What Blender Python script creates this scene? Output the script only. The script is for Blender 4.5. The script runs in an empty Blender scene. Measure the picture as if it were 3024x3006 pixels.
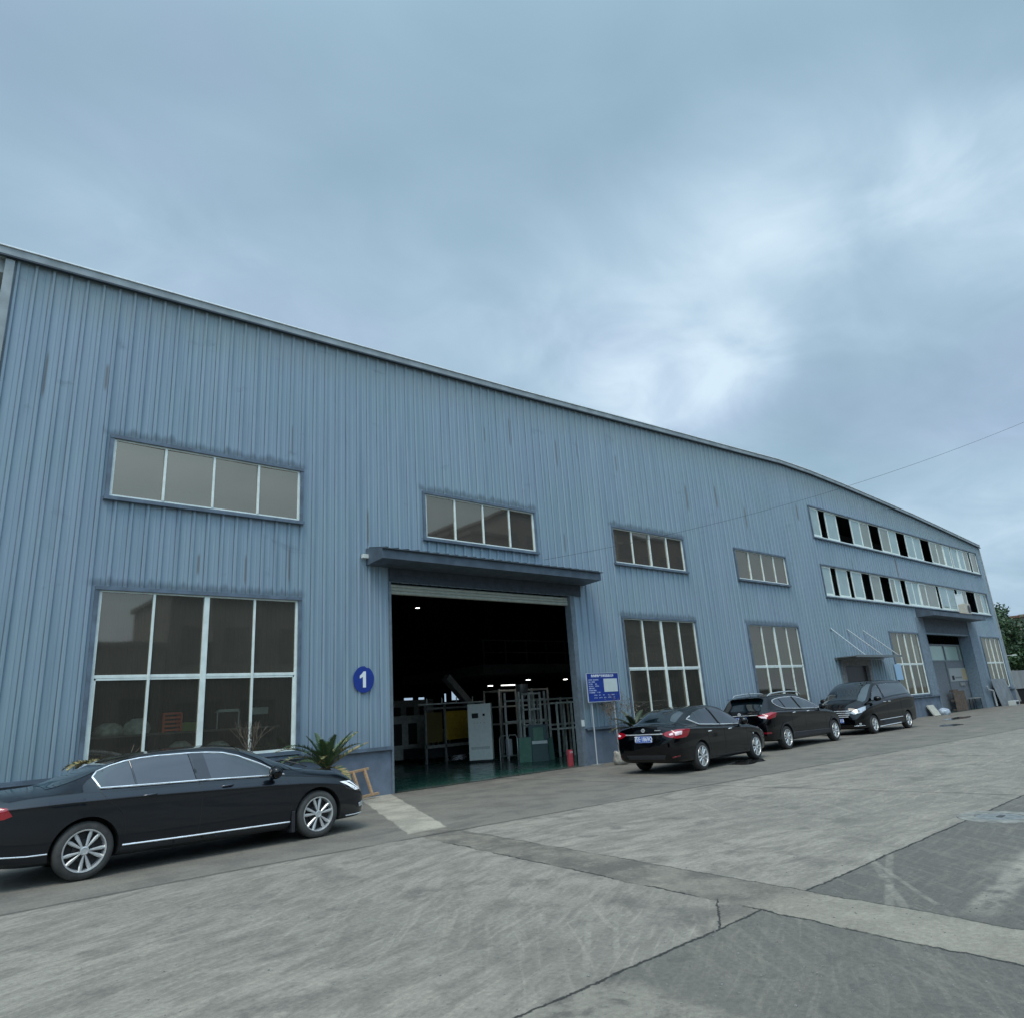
import bpy, bmesh, math, random
from mathutils import Vector, Matrix
from mathutils.bvhtree import BVHTree
from mathutils.geometry import delaunay_2d_cdt
random.seed(7)
PI = math.pi
rad = math.radians
S = bpy.context.scene
COL = S.collection

# ---------------------------------------------------------------- camera
F_PX, YAW, PITCH, ROLL = 2071.0, rad(41.89), rad(16.20), rad(-3.93)
CAM = Vector((-9.26, -15.11, 1.6))
cd = bpy.data.cameras.new('camera'); cam = bpy.data.objects.new('camera', cd); COL.objects.link(cam)
fw = Vector((math.sin(YAW)*math.cos(PITCH), math.cos(YAW)*math.cos(PITCH), math.sin(PITCH)))
rt = Vector((math.cos(YAW), -math.sin(YAW), 0)); up = rt.cross(fw)
r2 = math.cos(ROLL)*rt + math.sin(ROLL)*up; u2 = -math.sin(ROLL)*rt + math.cos(ROLL)*up
M = Matrix((r2, u2, -fw)).transposed().to_4x4(); M.translation = CAM
cam.matrix_world = M
cd.sensor_fit = 'HORIZONTAL'; cd.sensor_width = 36.0; cd.lens = 36.0*F_PX/3024.0
cd.clip_end = 2000; cd.clip_start = 0.05
S.camera = cam
S.view_settings.view_transform = 'Standard'; S.view_settings.look = 'None'
S.view_settings.exposure = 0.34; S.view_settings.gamma = 1.0
S.render.resolution_x = 1024; S.render.resolution_y = 1017

def pixdir(px, py):
    return (fw + (px-1512)/F_PX*r2 - (py-1503)/F_PX*u2).normalized()

# ---------------------------------------------------------------- node helper
class NT:
    def __init__(s, tree): s.t = tree; s.n = tree.nodes; s.l = tree.links
    def node(s, typ, **kw):
        n = s.n.new(typ)
        for k, v in kw.items(): setattr(n, k, v)
        return n
    def put(s, sock, v):
        if isinstance(v, bpy.types.NodeSocket): s.l.new(v, sock)
        elif v is not None:
            if isinstance(v, (tuple, list)) and sock.type == 'RGBA' and len(v) == 3: v = (*v, 1)
            sock.default_value = v
    def m(s, op, a, b=None, c=None, clamp=False):
        n = s.node('ShaderNodeMath', operation=op, use_clamp=clamp)
        s.put(n.inputs[0], a); s.put(n.inputs[1], b)
        if c is not None: s.put(n.inputs[2], c)
        return n.outputs[0]
    def add(s, a, b): return s.m('ADD', a, b)
    def sub(s, a, b): return s.m('SUBTRACT', a, b)
    def mul(s, a, b): return s.m('MULTIPLY', a, b)
    def step(s, v, lo, hi):           # smooth 0..1 from lo to hi
        n = s.node('ShaderNodeMapRange', interpolation_type='SMOOTHSTEP')
        s.put(n.inputs[0], v); n.inputs[1].default_value = lo; n.inputs[2].default_value = hi
        return n.outputs[0]
    def ramp(s, v, lo, hi, a, b):
        n = s.node('ShaderNodeMapRange'); s.put(n.inputs[0], v)
        n.inputs[1].default_value = lo; n.inputs[2].default_value = hi
        n.inputs[3].default_value = a; n.inputs[4].default_value = b
        return n.outputs[0]
    def mix(s, f, a, b, mode='MIX'):
        n = s.node('ShaderNodeMix', data_type='RGBA', blend_type=mode)
        s.put(n.inputs[0], f); s.put(n.inputs[6], a); s.put(n.inputs[7], b)
        return n.outputs[2]
    def noise(s, vec, scale, detail=4, rough=0.5, dist=0.0, out=0):
        n = s.node('ShaderNodeTexNoise')
        if vec is not None: s.l.new(vec, n.inputs['Vector'])
        n.inputs['Scale'].default_value = scale; n.inputs['Detail'].default_value = detail
        n.inputs['Roughness'].default_value = rough; n.inputs['Distortion'].default_value = dist
        return n.outputs[out]
    def mapping(s, vec, scale=(1, 1, 1), rot=(0, 0, 0), loc=(0, 0, 0)):
        n = s.node('ShaderNodeMapping'); s.l.new(vec, n.inputs[0])
        n.inputs['Scale'].default_value = scale; n.inputs['Rotation'].default_value = rot; n.inputs['Location'].default_value = loc
        return n.outputs[0]
    def xyz(s, vec):
        n = s.node('ShaderNodeSeparateXYZ'); s.l.new(vec, n.inputs[0]); return n.outputs
    def comb(s, x, y, z):
        n = s.node('ShaderNodeCombineXYZ'); s.put(n.inputs[0], x); s.put(n.inputs[1], y); s.put(n.inputs[2], z); return n.outputs[0]
    def pos(s): return s.node('ShaderNodeNewGeometry').outputs['Position']
    def bump(s, h, strength=0.3, dist=0.02):
        n = s.node('ShaderNodeBump'); s.put(n.inputs['Height'], h)
        n.inputs['Strength'].default_value = strength; n.inputs['Distance'].default_value = dist
        return n.outputs[0]

# ---------------------------------------------------------------- world: overcast sky
W = bpy.data.worlds.new('World'); S.world = W; W.use_nodes = True
w = NT(W.node_tree); w.n.clear()
SUN_EL, SUN_AZ = rad(62), rad(238)          # azimuth clockwise from +Y
sky = w.node('ShaderNodeTexSky', sky_type='NISHITA'); sky.sun_disc = False
sky.sun_elevation = SUN_EL; sky.sun_rotation = SUN_AZ
tc = w.node('ShaderNodeTexCoord').outputs['Generated']
d = w.xyz(tc)
den = w.m('MAXIMUM', w.add(d[2], 0.22), 0.12)
pl = w.comb(w.m('DIVIDE', d[0], den), w.m('DIVIDE', d[1], den), 0.0)
n1 = w.noise(w.mapping(pl, (1, 1, 1), (0, 0, rad(35))), 1.1, 5, 0.48, 0.35)
n2 = w.noise(w.mapping(pl, (0.55, 1.5, 1), (0, 0, rad(-40)), (3.1, 1.7, 0)), 1.5, 6, 0.55, 0.5)
def blob(px, py, rdeg, amp):
    v = pixdir(px, py)
    n = w.node('ShaderNodeVectorMath', operation='DOT_PRODUCT'); w.l.new(tc, n.inputs[0]); n.inputs[1].default_value = v
    return w.mul(w.step(n.outputs['Value'], math.cos(rad(rdeg)), 1.0), amp)
n3 = w.noise(w.mapping(pl, (1.0, 1.25, 1), (0, 0, rad(-25)), (7.3, 2.2, 0)), 3.4, 6, 0.56, 0.6)
val = w.add(w.mul(n1, 0.50), w.add(w.mul(n2, 0.42), w.mul(w.sub(n3, 0.5), 0.26)))
val = w.sub(val, 0.20)
wisp = w.add(0.25, w.mul(n3, 1.5))
for b in [(1950, 1130, 7, 0.24), (2180, 1060, 5, 0.24), (1780, 1190, 6, 0.20), (1750, 1050, 9, 0.12), (1950, 1020, 15, 0.12), (2000, 1150, 12, 0.10), (2150, 560, 8, 0.06), (2420, 570, 7, 0.09), (2250, 800, 16, 0.09), (2930, 560, 8, 0.30), (2650, 650, 16, 0.14), (2250, 600, 10, 0.10),
          (1350, 960, 14, 0.14), (600, 800, 14, 0.14), (3000, 1750, 12, 0.22), (2900, 1350, 12, 0.06)]:
    val = w.add(val, w.mul(blob(*b), wisp))
for b in [(2330, 1180, 6, -0.12), (2700, 1050, 10, -0.07), (2700, 150, 14, -0.08), (1250, 400, 13, -0.06), (1600, 120, 14, -0.07), (350, 250, 14, -0.04), (1550, 780, 8, -0.05), (1900, 420, 8, -0.04)]:
    val = w.add(val, blob(*b))
fac = w.m('MINIMUM', w.m('MAXIMUM', val, 0.0), 1.0)
rampn = w.node('ShaderNodeValToRGB'); w.l.new(fac, rampn.inputs[0])
cr = rampn.color_ramp; cr.interpolation = 'B_SPLINE'
cr.elements[0].position = 0.0; cr.elements[0].color = (0.225, 0.345, 0.432, 1)
cr.elements[1].position = 1.0; cr.elements[1].color = (0.60, 0.73, 0.83, 1)
for p, c in ((0.3, (0.290, 0.425, 0.530, 1)), (0.55, (0.385, 0.520, 0.640, 1)), (0.78, (0.50, 0.64, 0.75, 1))):
    e = cr.elements.new(p); e.color = c
hue = w.noise(pl, 0.9, 3, 0.5, 0.4)
colr = w.mix(0.0, (0,0,0), (0,0,0)) if False else w.mix(w.mul(w.step(hue, 0.45, 0.62), w.sub(1.0, fac)), rampn.outputs[0], w.mix(1.0, rampn.outputs[0], (1.06, 0.96, 1.05), 'MULTIPLY'))
bg1 = w.node('ShaderNodeBackground'); w.l.new(sky.outputs[0], bg1.inputs[0]); bg1.inputs[1].default_value = 0.05
bg2 = w.node('ShaderNodeBackground'); w.l.new(colr, bg2.inputs[0]); bg2.inputs[1].default_value = 1.0
# overcast sky brighter overhead; unseen part behind the camera boosted as added fill
back = w.node('ShaderNodeVectorMath', operation='DOT_PRODUCT'); w.l.new(tc, back.inputs[0]); back.inputs[1].default_value = Vector((-.30, -.42, .86)).normalized()
w.l.new(w.ramp(w.step(back.outputs['Value'], 0.28, 0.95), 0, 1, 1.0, 3.0), bg2.inputs[1])
mx = w.node('ShaderNodeMixShader'); mx.inputs[0].default_value = 0.92
w.l.new(bg1.outputs[0], mx.inputs[1]); w.l.new(bg2.outputs[0], mx.inputs[2])
wo = w.node('ShaderNodeOutputWorld'); w.l.new(mx.outputs[0], wo.inputs[0])

sl = bpy.data.lights.new('sun', 'SUN'); sl.energy = 1.5; sl.angle = rad(26); sl.color = (1.0, 0.93, 0.82)
sun = bpy.data.objects.new('sun', sl); COL.objects.link(sun)
sd = Vector((math.sin(SUN_AZ)*math.cos(SUN_EL), math.cos(SUN_AZ)*math.cos(SUN_EL), math.sin(SUN_EL)))
sun.rotation_euler = sd.to_track_quat('Z', 'Y').to_euler()

# ---------------------------------------------------------------- materials
MATS = {}
def pmat(name, col, rough=0.6, metal=0.0, spec=0.5, coat=0.0, nvar=0.0, nscale=8.0, bump=0.0, bscale=60.0, emit=None, es=0.0, alpha=1.0, col2=None, stretch=(1, 1, 1)):
    if name in MATS: return MATS[name]
    m = bpy.data.materials.new(name); m.use_nodes = True; t = NT(m.node_tree)
    b = t.n['Principled BSDF']
    b.inputs['Base Color'].default_value = (*col, 1); b.inputs['Roughness'].default_value = rough
    b.inputs['Metallic'].default_value = metal; b.inputs['Specular IOR Level'].default_value = spec
    b.inputs['Coat Weight'].default_value = coat; b.inputs['Coat Roughness'].default_value = 0.03
    if nvar or col2:
        v = t.mapping(t.pos(), stretch)
        nz = t.noise(v, nscale, 6, 0.6)
        c2 = col2 or tuple(c*(1-nvar) for c in col)
        c1 = col if col2 else tuple(min(1, c*(1+nvar)) for c in col)
        t.l.new(t.mix(t.step(nz, 0.3, 0.7), c1, c2), b.inputs['Base Color'])
        if rough > 0.2: t.l.new(t.ramp(nz, 0.2, 0.8, rough*0.8, min(1, rough*1.15)), b.inputs['Roughness'])
    if bump: t.l.new(t.bump(t.noise(t.pos(), bscale, 5, 0.6), bump, 0.01), b.inputs['Normal'])
    if emit: b.inputs['Emission Color'].default_value = (*emit, 1); b.inputs['Emission Strength'].default_value = es
    MATS[name] = m; return m

def mat_wall():
    m = bpy.data.materials.new('blue_steel_cladding'); m.use_nodes = True; t = NT(m.node_tree); b = t.n['Principled BSDF']
    P = t.pos(); X, Y, Z = t.xyz(P)
    h = t.sub(X, Y)                                            # runs along either wall
    st = t.noise(t.comb(t.mul(h, 7.0), 0.0, t.mul(Z, 0.22)), 1.0, 5, 0.6)
    st2 = t.noise(t.comb(t.mul(h, 26.0), 0.0, t.mul(Z, 0.5)), 1.0, 4, 0.6)
    cl = t.noise(P, 0.35, 4, 0.6); soft_ = t.noise(t.comb(t.mul(h, 3.3), 0.0, t.mul(Z, 0.5)), 1.0, 3, 0.6)
    pan = t.node('ShaderNodeTexWhiteNoise', noise_dimensions='1D'); t.l.new(t.m('FLOOR', t.m('DIVIDE', t.add(h, 8.6), 0.9)), pan.inputs['W'])
    c = t.mix(t.step(cl, 0.35, 0.68), (0.258, 0.328, 0.390), (0.246, 0.334, 0.374))
    c = t.mix(t.mul(t.step(st, 0.42, 0.75), 0.45), c, (0.115, 0.170, 0.222))
    c = t.mix(t.mul(t.step(st2, 0.5, 0.85), 0.28), c, (0.27, 0.36, 0.43))
    c = t.mix(t.mul(pan.outputs['Value'], 0.13), c, (0.11, 0.18, 0.26))
    # weathered, chalky greenish band under the eaves, its own stain
    roofz = t.sub(12.25, t.mul(t.m('ABSOLUTE', t.sub(X, 21.5)), 0.040))
    under = t.sub(roofz, Z)
    sm = t.m('ABSOLUTE', t.sub(t.m('FRACT', t.m('DIVIDE', t.add(t.sub(h, 0.02), t.add(0.048, t.mul(t.sub(st, .5), .012))), 0.30)), 0.5))
    seam = t.mul(t.step(sm, 0.452, 0.485), t.ramp(soft_, 0.35, 0.65, 0.45, 0.95))
    c = t.mix(seam, c, (0.058, 0.082, 0.105))  # dark line along every rib: occlusion shade painted in with seam dirt
    top = t.mul(t.sub(1.0, t.step(t.add(under, t.mul(t.sub(st, 0.5), 1.6)), 0.2, 1.5)), 0.60)
    c = t.mix(top, c, (0.205, 0.245, 0.238))
    # grime towards the sill and soot on the plinth line
    low = t.mul(t.sub(1.0, t.step(t.add(Z, t.mul(st, 0.8)), 1.1, 2.6)), 0.30)
    c = t.mix(low, c, (0.10, 0.135, 0.165))
    soot = t.noise(t.comb(t.mul(h, 0.9), 0.0, t.mul(Z, 1.7)), 1.0, 6, 0.65, 0.4)
    c = t.mix(t.mul(t.step(soot, 0.60, 0.76), 0.40), c, (0.075, 0.10, 0.12))
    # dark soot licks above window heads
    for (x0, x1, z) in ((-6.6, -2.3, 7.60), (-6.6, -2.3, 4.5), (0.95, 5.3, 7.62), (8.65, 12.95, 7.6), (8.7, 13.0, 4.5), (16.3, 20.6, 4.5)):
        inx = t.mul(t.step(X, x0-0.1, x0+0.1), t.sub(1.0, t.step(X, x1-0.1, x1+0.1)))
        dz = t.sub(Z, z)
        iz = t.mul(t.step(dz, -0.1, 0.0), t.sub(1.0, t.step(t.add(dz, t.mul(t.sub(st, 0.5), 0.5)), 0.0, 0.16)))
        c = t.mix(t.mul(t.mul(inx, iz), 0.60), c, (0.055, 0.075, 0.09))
    # rust streaks at the sheet laps
    for (x, z0, z1, wd) in ((-7.71, 7.96, 9.15, .035), (-6.67, 8.42, 9.15, .045), (-2.66, 7.77, 8.7, .04), (3.39, 9.4, 10.0, .03), (4.4, 9.43, 10.6, .05),
                        (6.42, 9.1, 10.3, .05), (7.42, 9.66, 10.4, .03), (8.45, 9.6, 10.2, .03), (9.43, 9.5, 10.3, .04), (6.44, 6.3, 7.05, .04),
                        (-0.62, 5.73, 6.9, .03), (-4.64, 4.76, 5.3, .04), (-3.65, 4.6, 5.4, .035), (-2.66, 4.69, 5.7, .05), (-8.45, 8.2, 9.2, .04),
                        (13.5, 8.6, 9.9, .05), (15.6, 9.0, 10.2, .04), (17.7, 8.4, 9.6, .04), (21.4, 7.3, 8.6, .05), (22.5, 9.4, 10.4, .05), (33.3, 7.4, 8.8, .08), (27.5, 7.3, 8.2, .08)):
        ax = t.m('ABSOLUTE', t.sub(t.add(X, t.mul(t.sub(st, .5), .03)), x))
        mm = t.mul(t.sub(1.0, t.step(ax, 0.0, wd)), t.mul(t.step(Z, z0, z0+0.25*(z1-z0)), t.sub(1.0, t.step(Z, z0+0.75*(z1-z0), z1))))
        c = t.mix(t.mul(mm, 0.68), c, (0.095, 0.072, 0.045))
    # fine screw lines of the sheet
    t.l.new(c, b.inputs['Base Color'])
    t.l.new(t.ramp(st, 0.3, 0.8, 0.36, 0.62), b.inputs['Roughness'])
    b.inputs['Specular IOR Level'].default_value = 0.45
    t.l.new(t.bump(t.add(t.noise(t.comb(t.mul(h, 2.2), 0.0, t.mul(Z, 0.8)), 1.0, 3, 0.5), t.mul(st2, 0.12)), 0.35, 0.03), b.inputs['Normal'])
    MATS['wall'] = m; return m

def mat_ground():
    m = bpy.data.materials.new('yard_concrete'); m.use_nodes = True; t = NT(m.node_tree); b = t.n['Principled BSDF']
    P = t.pos(); X, Y, Z = t.xyz(P)
    wob = t.mul(t.sub(t.noise(P, 2.3, 6, 0.65), 0.5), 0.16)
    wobf = t.mul(t.sub(t.noise(P, 11.0, 6, 0.75), 0.5), 0.085)
    Xw = t.add(X, t.add(wob, wobf)); Yw = t.add(Y, t.add(t.mul(wob, 0.5), wobf))
    big = t.noise(P, 0.22, 5, 0.55, 0.3)
    mid = t.noise(P, 1.3, 6, 0.62, 0.2)
    fine = t.noise(P, 24.0, 5, 0.7)
    grit = t.noise(P, 120.0, 3, 0.7)
    # tyre / drag streaks: stretched noises lying along the traffic, turning from slab to slab
    ang = t.mul(t.sub(t.noise(P, 0.22, 3, 0.5), 0.5), 1.0)
    def streak(deg, su, sv, seed, det=6, rough=0.62, dist=0.25):
        c_, s_ = math.cos(rad(deg)), math.sin(rad(deg))
        uu = t.add(t.mul(X, c_), t.mul(Y, s_)); vv = t.add(t.sub(t.mul(Y, c_), t.mul(X, s_)), ang)
        return t.noise(t.comb(t.mul(uu, su), t.mul(vv, sv), seed), 1.0, det, rough, dist)
    blot = t.noise(P, 3.2, 7, 0.68, 0.3)
    side_ = t.step(X, -4.4, -2.6)
    s1 = t.add(t.mul(streak(21, 1.5, 5.0, 1.0, 7, 0.68, 0.7), t.sub(1.0, side_)), t.mul(streak(-12, 1.2, 4.0, 2.0, 7, 0.68, 0.7), side_))
    s2 = t.add(t.mul(streak(24, 1.6, 17.0, 3.0, 7, 0.7, 0.5), t.sub(1.0, side_)), t.mul(streak(4, 1.8, 13.0, 4.0, 7, 0.7, 0.5), side_))
    s1 = t.add(t.mul(s1, 0.72), t.mul(blot, 0.28))
    s3 = streak(5, 0.30, 1.7, 7.0, 5, 0.6, 0.4)
    s4 = streak(52, 0.5, 9.0, 9.0, 6, 0.65, 0.6)
    light = t.mix(t.step(big, 0.35, 0.68), (0.275, 0.264, 0.236), (0.205, 0.200, 0.182))
    light = t.mix(t.mul(t.step(s1, 0.42, 0.60), 0.75), light, (0.150, 0.145, 0.130))
    light = t.mix(t.mul(t.step(s3, 0.46, 0.64), 0.45), light, (0.165, 0.160, 0.143))
    light = t.mix(t.mul(t.step(s2, 0.50, 0.70), 0.36), light, (0.390, 0.370, 0.320))
    light = t.mix(t.mul(t.step(s2, 0.50, 0.30), 0.30), light, (0.150, 0.145, 0.130))
    light = t.mix(t.mul(t.mul(t.step(s4, 0.52, 0.70), t.step(big, .45, .6)), 0.30), light, (0.39, 0.37, 0.32))
    light = t.mix(t.mul(t.step(mid, 0.54, 0.68), 0.62), light, (0.105, 0.102, 0.094))
    dark = t.mix(t.step(big, 0.35, 0.65), (0.100, 0.099, 0.092), (0.128, 0.126, 0.115))
    dark = t.mix(t.mul(t.step(s2, 0.46, 0.70), 0.45), dark, (0.215, 0.210, 0.183))
    dark = t.mix(t.mul(t.step(s1, 0.48, 0.72), 0.40), dark, (0.110, 0.108, 0.100))
    dark = t.mix(t.mul(t.step(s4, 0.50, 0.62), 0.30), dark, (0.205, 0.200, 0.176))
    dark = t.mix(t.mul(t.step(blot, 0.52, 0.66), 0.45), dark, (0.085, 0.084, 0.079))
    apron = t.mix(t.step(mid, 0.4, 0.65), (0.170, 0.165, 0.148), (0.125, 0.122, 0.112))
    apron = t.mix(t.mul(t.step(s3, 0.50, 0.72), 0.50), apron, (0.215, 0.206, 0.178))
    patch = t.mix(t.step(mid, 0.36, 0.62), (0.200, 0.190, 0.165), (0.110, 0.106, 0.095))
    patch = t.mix(t.mul(t.step(t.noise(P, 5.0, 6, 0.7), 0.5, 0.7), 0.4), patch, (0.315, 0.302, 0.260))
    patch = t.mix(t.mul(t.sub(1.0, t.step(Y, -12.3, -11.2)), 0.45), patch, (0.33, 0.32, 0.275))
    # -- masks
    ap_y = t.m('MINIMUM', -5.72, t.sub(-5.95, t.mul(t.add(X, 2.8), 0.075)))
    isap = t.step(t.sub(Yw, ap_y), -0.03, 0.03)
    isfar = t.sub(1.0, t.step(Yw, -11.68, -11.64))
    c = t.mix(isfar, light, dark)
    c = t.mix(isap, c, apron)
    # repaired strip running from the door out over the yard
    near = t.step(Y, -5.6, -5.4)
    bl = t.add(-3.46, t.mul(t.add(Y, 8.2), 0.112)); br = t.add(-2.76, t.mul(t.add(Y, 8.1), 0.107))
    bl2 = t.add(-1.3, t.mul(t.add(Y, 1.0), 0.405)); br2 = t.add(-0.35, t.mul(t.add(Y, 0.65), 0.43))
    BL = t.add(t.mul(bl, t.sub(1.0, near)), t.mul(bl2, near)); BR = t.add(t.mul(br, t.sub(1.0, near)), t.mul(br2, near))
    dl = t.sub(Xw, BL); dr = t.sub(BR, Xw)
    isb = t.mul(t.step(dl, -0.02, 0.02), t.step(dr, -0.02, 0.02))
    pc = t.mix(near, patch, t.mix(t.step(mid, 0.4, 0.6), (0.37, 0.355, 0.305), (0.27, 0.26, 0.228)))
    c = t.mix(isb, c, pc)
    # broken corner triangle
    tri = t.mul(t.mul(t.step(t.sub(BL, Xw), 0.0, 0.02), t.step(Yw, -11.69, -11.66)), t.step(t.sub(t.add(Xw, 4.12), t.mul(t.add(Yw, 11.46), 1.43)), 0.0, 0.02))
    c = t.mix(t.mul(tri, 0.8), c, patch)
    # pale tyre sweeps on the far dark slab
    for (px_, py_, sl_, x0, x1, wd, am) in ((-1.4, -12.82, .05, -3.3, 60, .15, .55), (-2.5, -12.05, .59, -3.5, -1.2, .05, .35), (-2.3, -12.05, .80, -3.4, -1.5, .04, .35), (-2.7, -12.15, .40, -3.9, -1.0, .05, .30), (-5.2, -11.1, .9, -5.9, -4.6, .05, .4), (-4.9, -11.1, .9, -5.6, -4.4, .04, .4), (6, -13.6, -.12, -2, 60, .22, .35)):
        e = t.m('ABSOLUTE', t.sub(Y, t.add(t.mul(t.sub(X, px_), sl_), t.add(py_, t.mul(ang, .35)))))
        mk = t.mul(t.sub(1.0, t.step(e, wd*0.4, wd)), t.mul(t.step(X, x0, x0+.5), t.sub(1.0, t.step(X, x1-.5, x1))))
        c = t.mix(t.mul(t.mul(mk, t.step(blot, 0.36, 0.56)), am), c, (0.33, 0.32, 0.285))
    rub = t.mul(t.sub(1.0, t.step(Xw, -5.72, -5.56)), isfar)
    c = t.mix(t.mul(rub, 0.8), c, t.mix(t.step(blot, 0.45, 0.62), (0.235, 0.228, 0.200), (0.120, 0.117, 0.106)))
    # -- cracks and joints
    def line(dist, wd, soft=0.012): return t.sub(1.0, t.step(t.m('ABSOLUTE', dist), wd, wd+soft))
    gapn = t.step(t.noise(P, 1.7, 4, 0.6), 0.36, 0.48)
    cr1 = t.mul(line(t.sub(Yw, -11.67), 0.005, 0.012), t.sub(1.0, isb))
    cr2 = t.mul(t.mul(t.m('MAXIMUM', line(dl, 0.006), t.mul(line(dr, 0.004), 0.7)), t.sub(1.0, t.step(Y, -7.2, -6.2))), gapn)
    cr3 = t.mul(line(t.add(t.sub(Yw, ap_y), 0.0), 0.010, 0.06), t.mul(0.62, t.step(t.noise(P, .8, 4, .6), .3, .45)))
    cr4 = t.mul(line(t.sub(Xw, 3.25), 0.010, 0.03), t.mul(t.step(Y, -11.7, -11.6), 0.55))
    cr5 = t.mul(line(t.sub(Xw, 9.6), 0.010, 0.03), t.mul(t.step(Y, -11.7, -11.6), 0.55))
    cr6 = t.mul(line(t.sub(t.add(t.add(Xw, t.mul(wobf, 2.5)), 4.12), t.mul(t.add(Yw, 11.46), 1.43)), 0.008), t.mul(t.step(Y, -11.69, -11.66), t.sub(1.0, t.step(Y, -11.24, -11.18))))
    cr7 = t.mul(line(t.sub(Yw, -1.1), 0.006, 0.02), 0.5)
    ck = cr1
    for k in (cr2, cr3, cr4, cr5, cr6, cr7): ck = t.m('MAXIMUM', ck, k)
    c = t.mix(t.mul(ck, 0.92), c, (0.018, 0.018, 0.017))
    # crumbly light gravel specks, oil spots
    vor = t.node('ShaderNodeTexVoronoi', feature='F1'); t.l.new(P, vor.inputs['Vector']); vor.inputs['Scale'].default_value = 16.0
    sp = t.mul(t.sub(1.0, t.step(vor.outputs['Distance'], 0.07, 0.13)), t.step(t.noise(P, 1.1, 3, .6), 0.47, 0.62))
    sp = t.mul(sp, t.m('MAXIMUM', isfar, isb))
    c = t.mix(t.mul(sp, 0.22), c, (0.36, 0.36, 0.33))
    oil = t.step(t.noise(P, 0.9, 6, 0.68, 0.5), 0.66, 0.76)
    c = t.mix(t.mul(oil, 0.5), c, (0.055, 0.055, 0.054))
    c = t.mix(0.9, c, t.mix(t.step(t.add(t.mul(fine, .6), t.mul(grit, .4)), 0.34, 0.66), (0.38, 0.38, 0.38), (0.62, 0.62, 0.62)), 'OVERLAY')
    c = t.mix(t.mul(t.step(blot, 0.56, 0.70), 0.35), c, (0.105, 0.102, 0.092))
    c = t.mix(1.0, c, (1.06, 1.00, 0.915), 'MULTIPLY')
    t.l.new(c, b.inputs['Base Color'])
    t.l.new(t.ramp(s1, 0.3, 0.75, 0.80, 0.52), b.inputs['Roughness'])
    b.inputs['Specular IOR Level'].default_value = 0.4
    hgt = t.sub(t.add(t.mul(fine, 0.5), t.add(t.mul(grit, 0.25), t.mul(mid, 0.6))), t.mul(ck, 2.2))
    t.l.new(t.bump(hgt, 0.55, 0.02), b.inputs['Normal'])
    return m

def mat_glass(name, tint, refl, trans, rough=0.03, grime=0.25):
    """window glass: part see-through, part mirror, dusty film"""
    m = bpy.data.materials.new(name); m.use_nodes = True; t = NT(m.node_tree); t.n.remove(t.n['Principled BSDF'])
    out = t.n['Material Output']
    P = t.pos()
    fr = t.node('ShaderNodeFresnel'); fr.inputs[0].default_value = 1.5
    f = t.m('MINIMUM', t.add(t.mul(fr.outputs[0], 1.0), refl), 1.0)
    tr = t.node('ShaderNodeBsdfTransparent'); tr.inputs[0].default_value = (*[c*trans for c in (0.80, 0.86, 0.80)], 1)
    df = t.node('ShaderNodeBsdfDiffuse'); nz = t.noise(P, 1.2, 4, 0.6)
    t.l.new(t.mix(nz, tuple(c*0.93 for c in tint), tuple(c*1.07 for c in tint)), df.inputs[0])
    gl = t.node('ShaderNodeBsdfGlossy'); gl.inputs['Roughness'].default_value = rough
    gl.inputs[0].default_value = (0.98, 0.84, 0.68, 1) if name != 'pale_glass' else (0.9, 0.98, 0.95, 1)
    t.l.new(t.bump(t.noise(P, 0.9, 2, 0.4), 0.08, 0.02), gl.inputs['Normal'])
    a = t.node('ShaderNodeMixShader'); t.put(a.inputs[0], t.ramp(nz, .3, .7, grime*0.9, grime*1.1)); t.l.new(tr.outputs[0], a.inputs[1]); t.l.new(df.outputs[0], a.inputs[2])
    b = t.node('ShaderNodeMixShader'); t.put(b.inputs[0], f); t.l.new(a.outputs[0], b.inputs[1]); t.l.new(gl.outputs[0], b.inputs[2])
    t.l.new(b.outputs[0], out.inputs[0]); MATS[name] = m; return m

WALL = mat_wall()
TRIM = pmat('trim_flashing', (0.105, 0.140, 0.180), 0.5, nvar=0.25, nscale=3.0)
EAVE = pmat('eave_metal', (0.285, 0.315, 0.312), 0.45, nvar=0.2, nscale=2.0)
LIP = pmat('eave_lip', (0.80, 0.84, 0.84), 0.35, nvar=0.1)
PLINTH = pmat('painted_plinth', (0.128, 0.160, 0.205), 0.7, nvar=0.18, nscale=2.2, bump=0.2)
FRAME = pmat('pale_window_frame', (0.70, 0.76, 0.71), 0.45, nvar=0.10, nscale=4.0)
GLASS = mat_glass('bronze_glass', (0.150, 0.138, 0.112), 0.125, 0.80, grime=0.40)
GLASSD = mat_glass('clear_bronze_glass', (0.130, 0.122, 0.098), 0.090, 1.0, grime=0.27)
GLASS_UP = mat_glass('upper_bronze_glass', (0.115, 0.098, 0.083), 0.17, 0.30, grime=0.60)
PALE2 = mat_glass('dull_pale_glass', (0.22, 0.285, 0.27), 0.16, 0.25, grime=0.75)
PALE = mat_glass('pale_glass', (0.34, 0.41, 0.38), 0.13, 0.15, grime=0.86)
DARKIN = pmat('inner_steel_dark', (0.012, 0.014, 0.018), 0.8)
STEEL = pmat('machine_steel', (0.30, 0.30, 0.28), 0.5, metal=0.2, nvar=0.2)
WHITE = pmat('white_enamel', (0.60, 0.63, 0.58), 0.4, nvar=0.05)
BLACKM = pmat('black_rubber', (0.012, 0.012, 0.012), 0.6)
TYRE = pmat('tyre_rubber', (0.018, 0.018, 0.019), 0.75, col2=(0.035, 0.034, 0.032), nscale=6.0)
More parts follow.
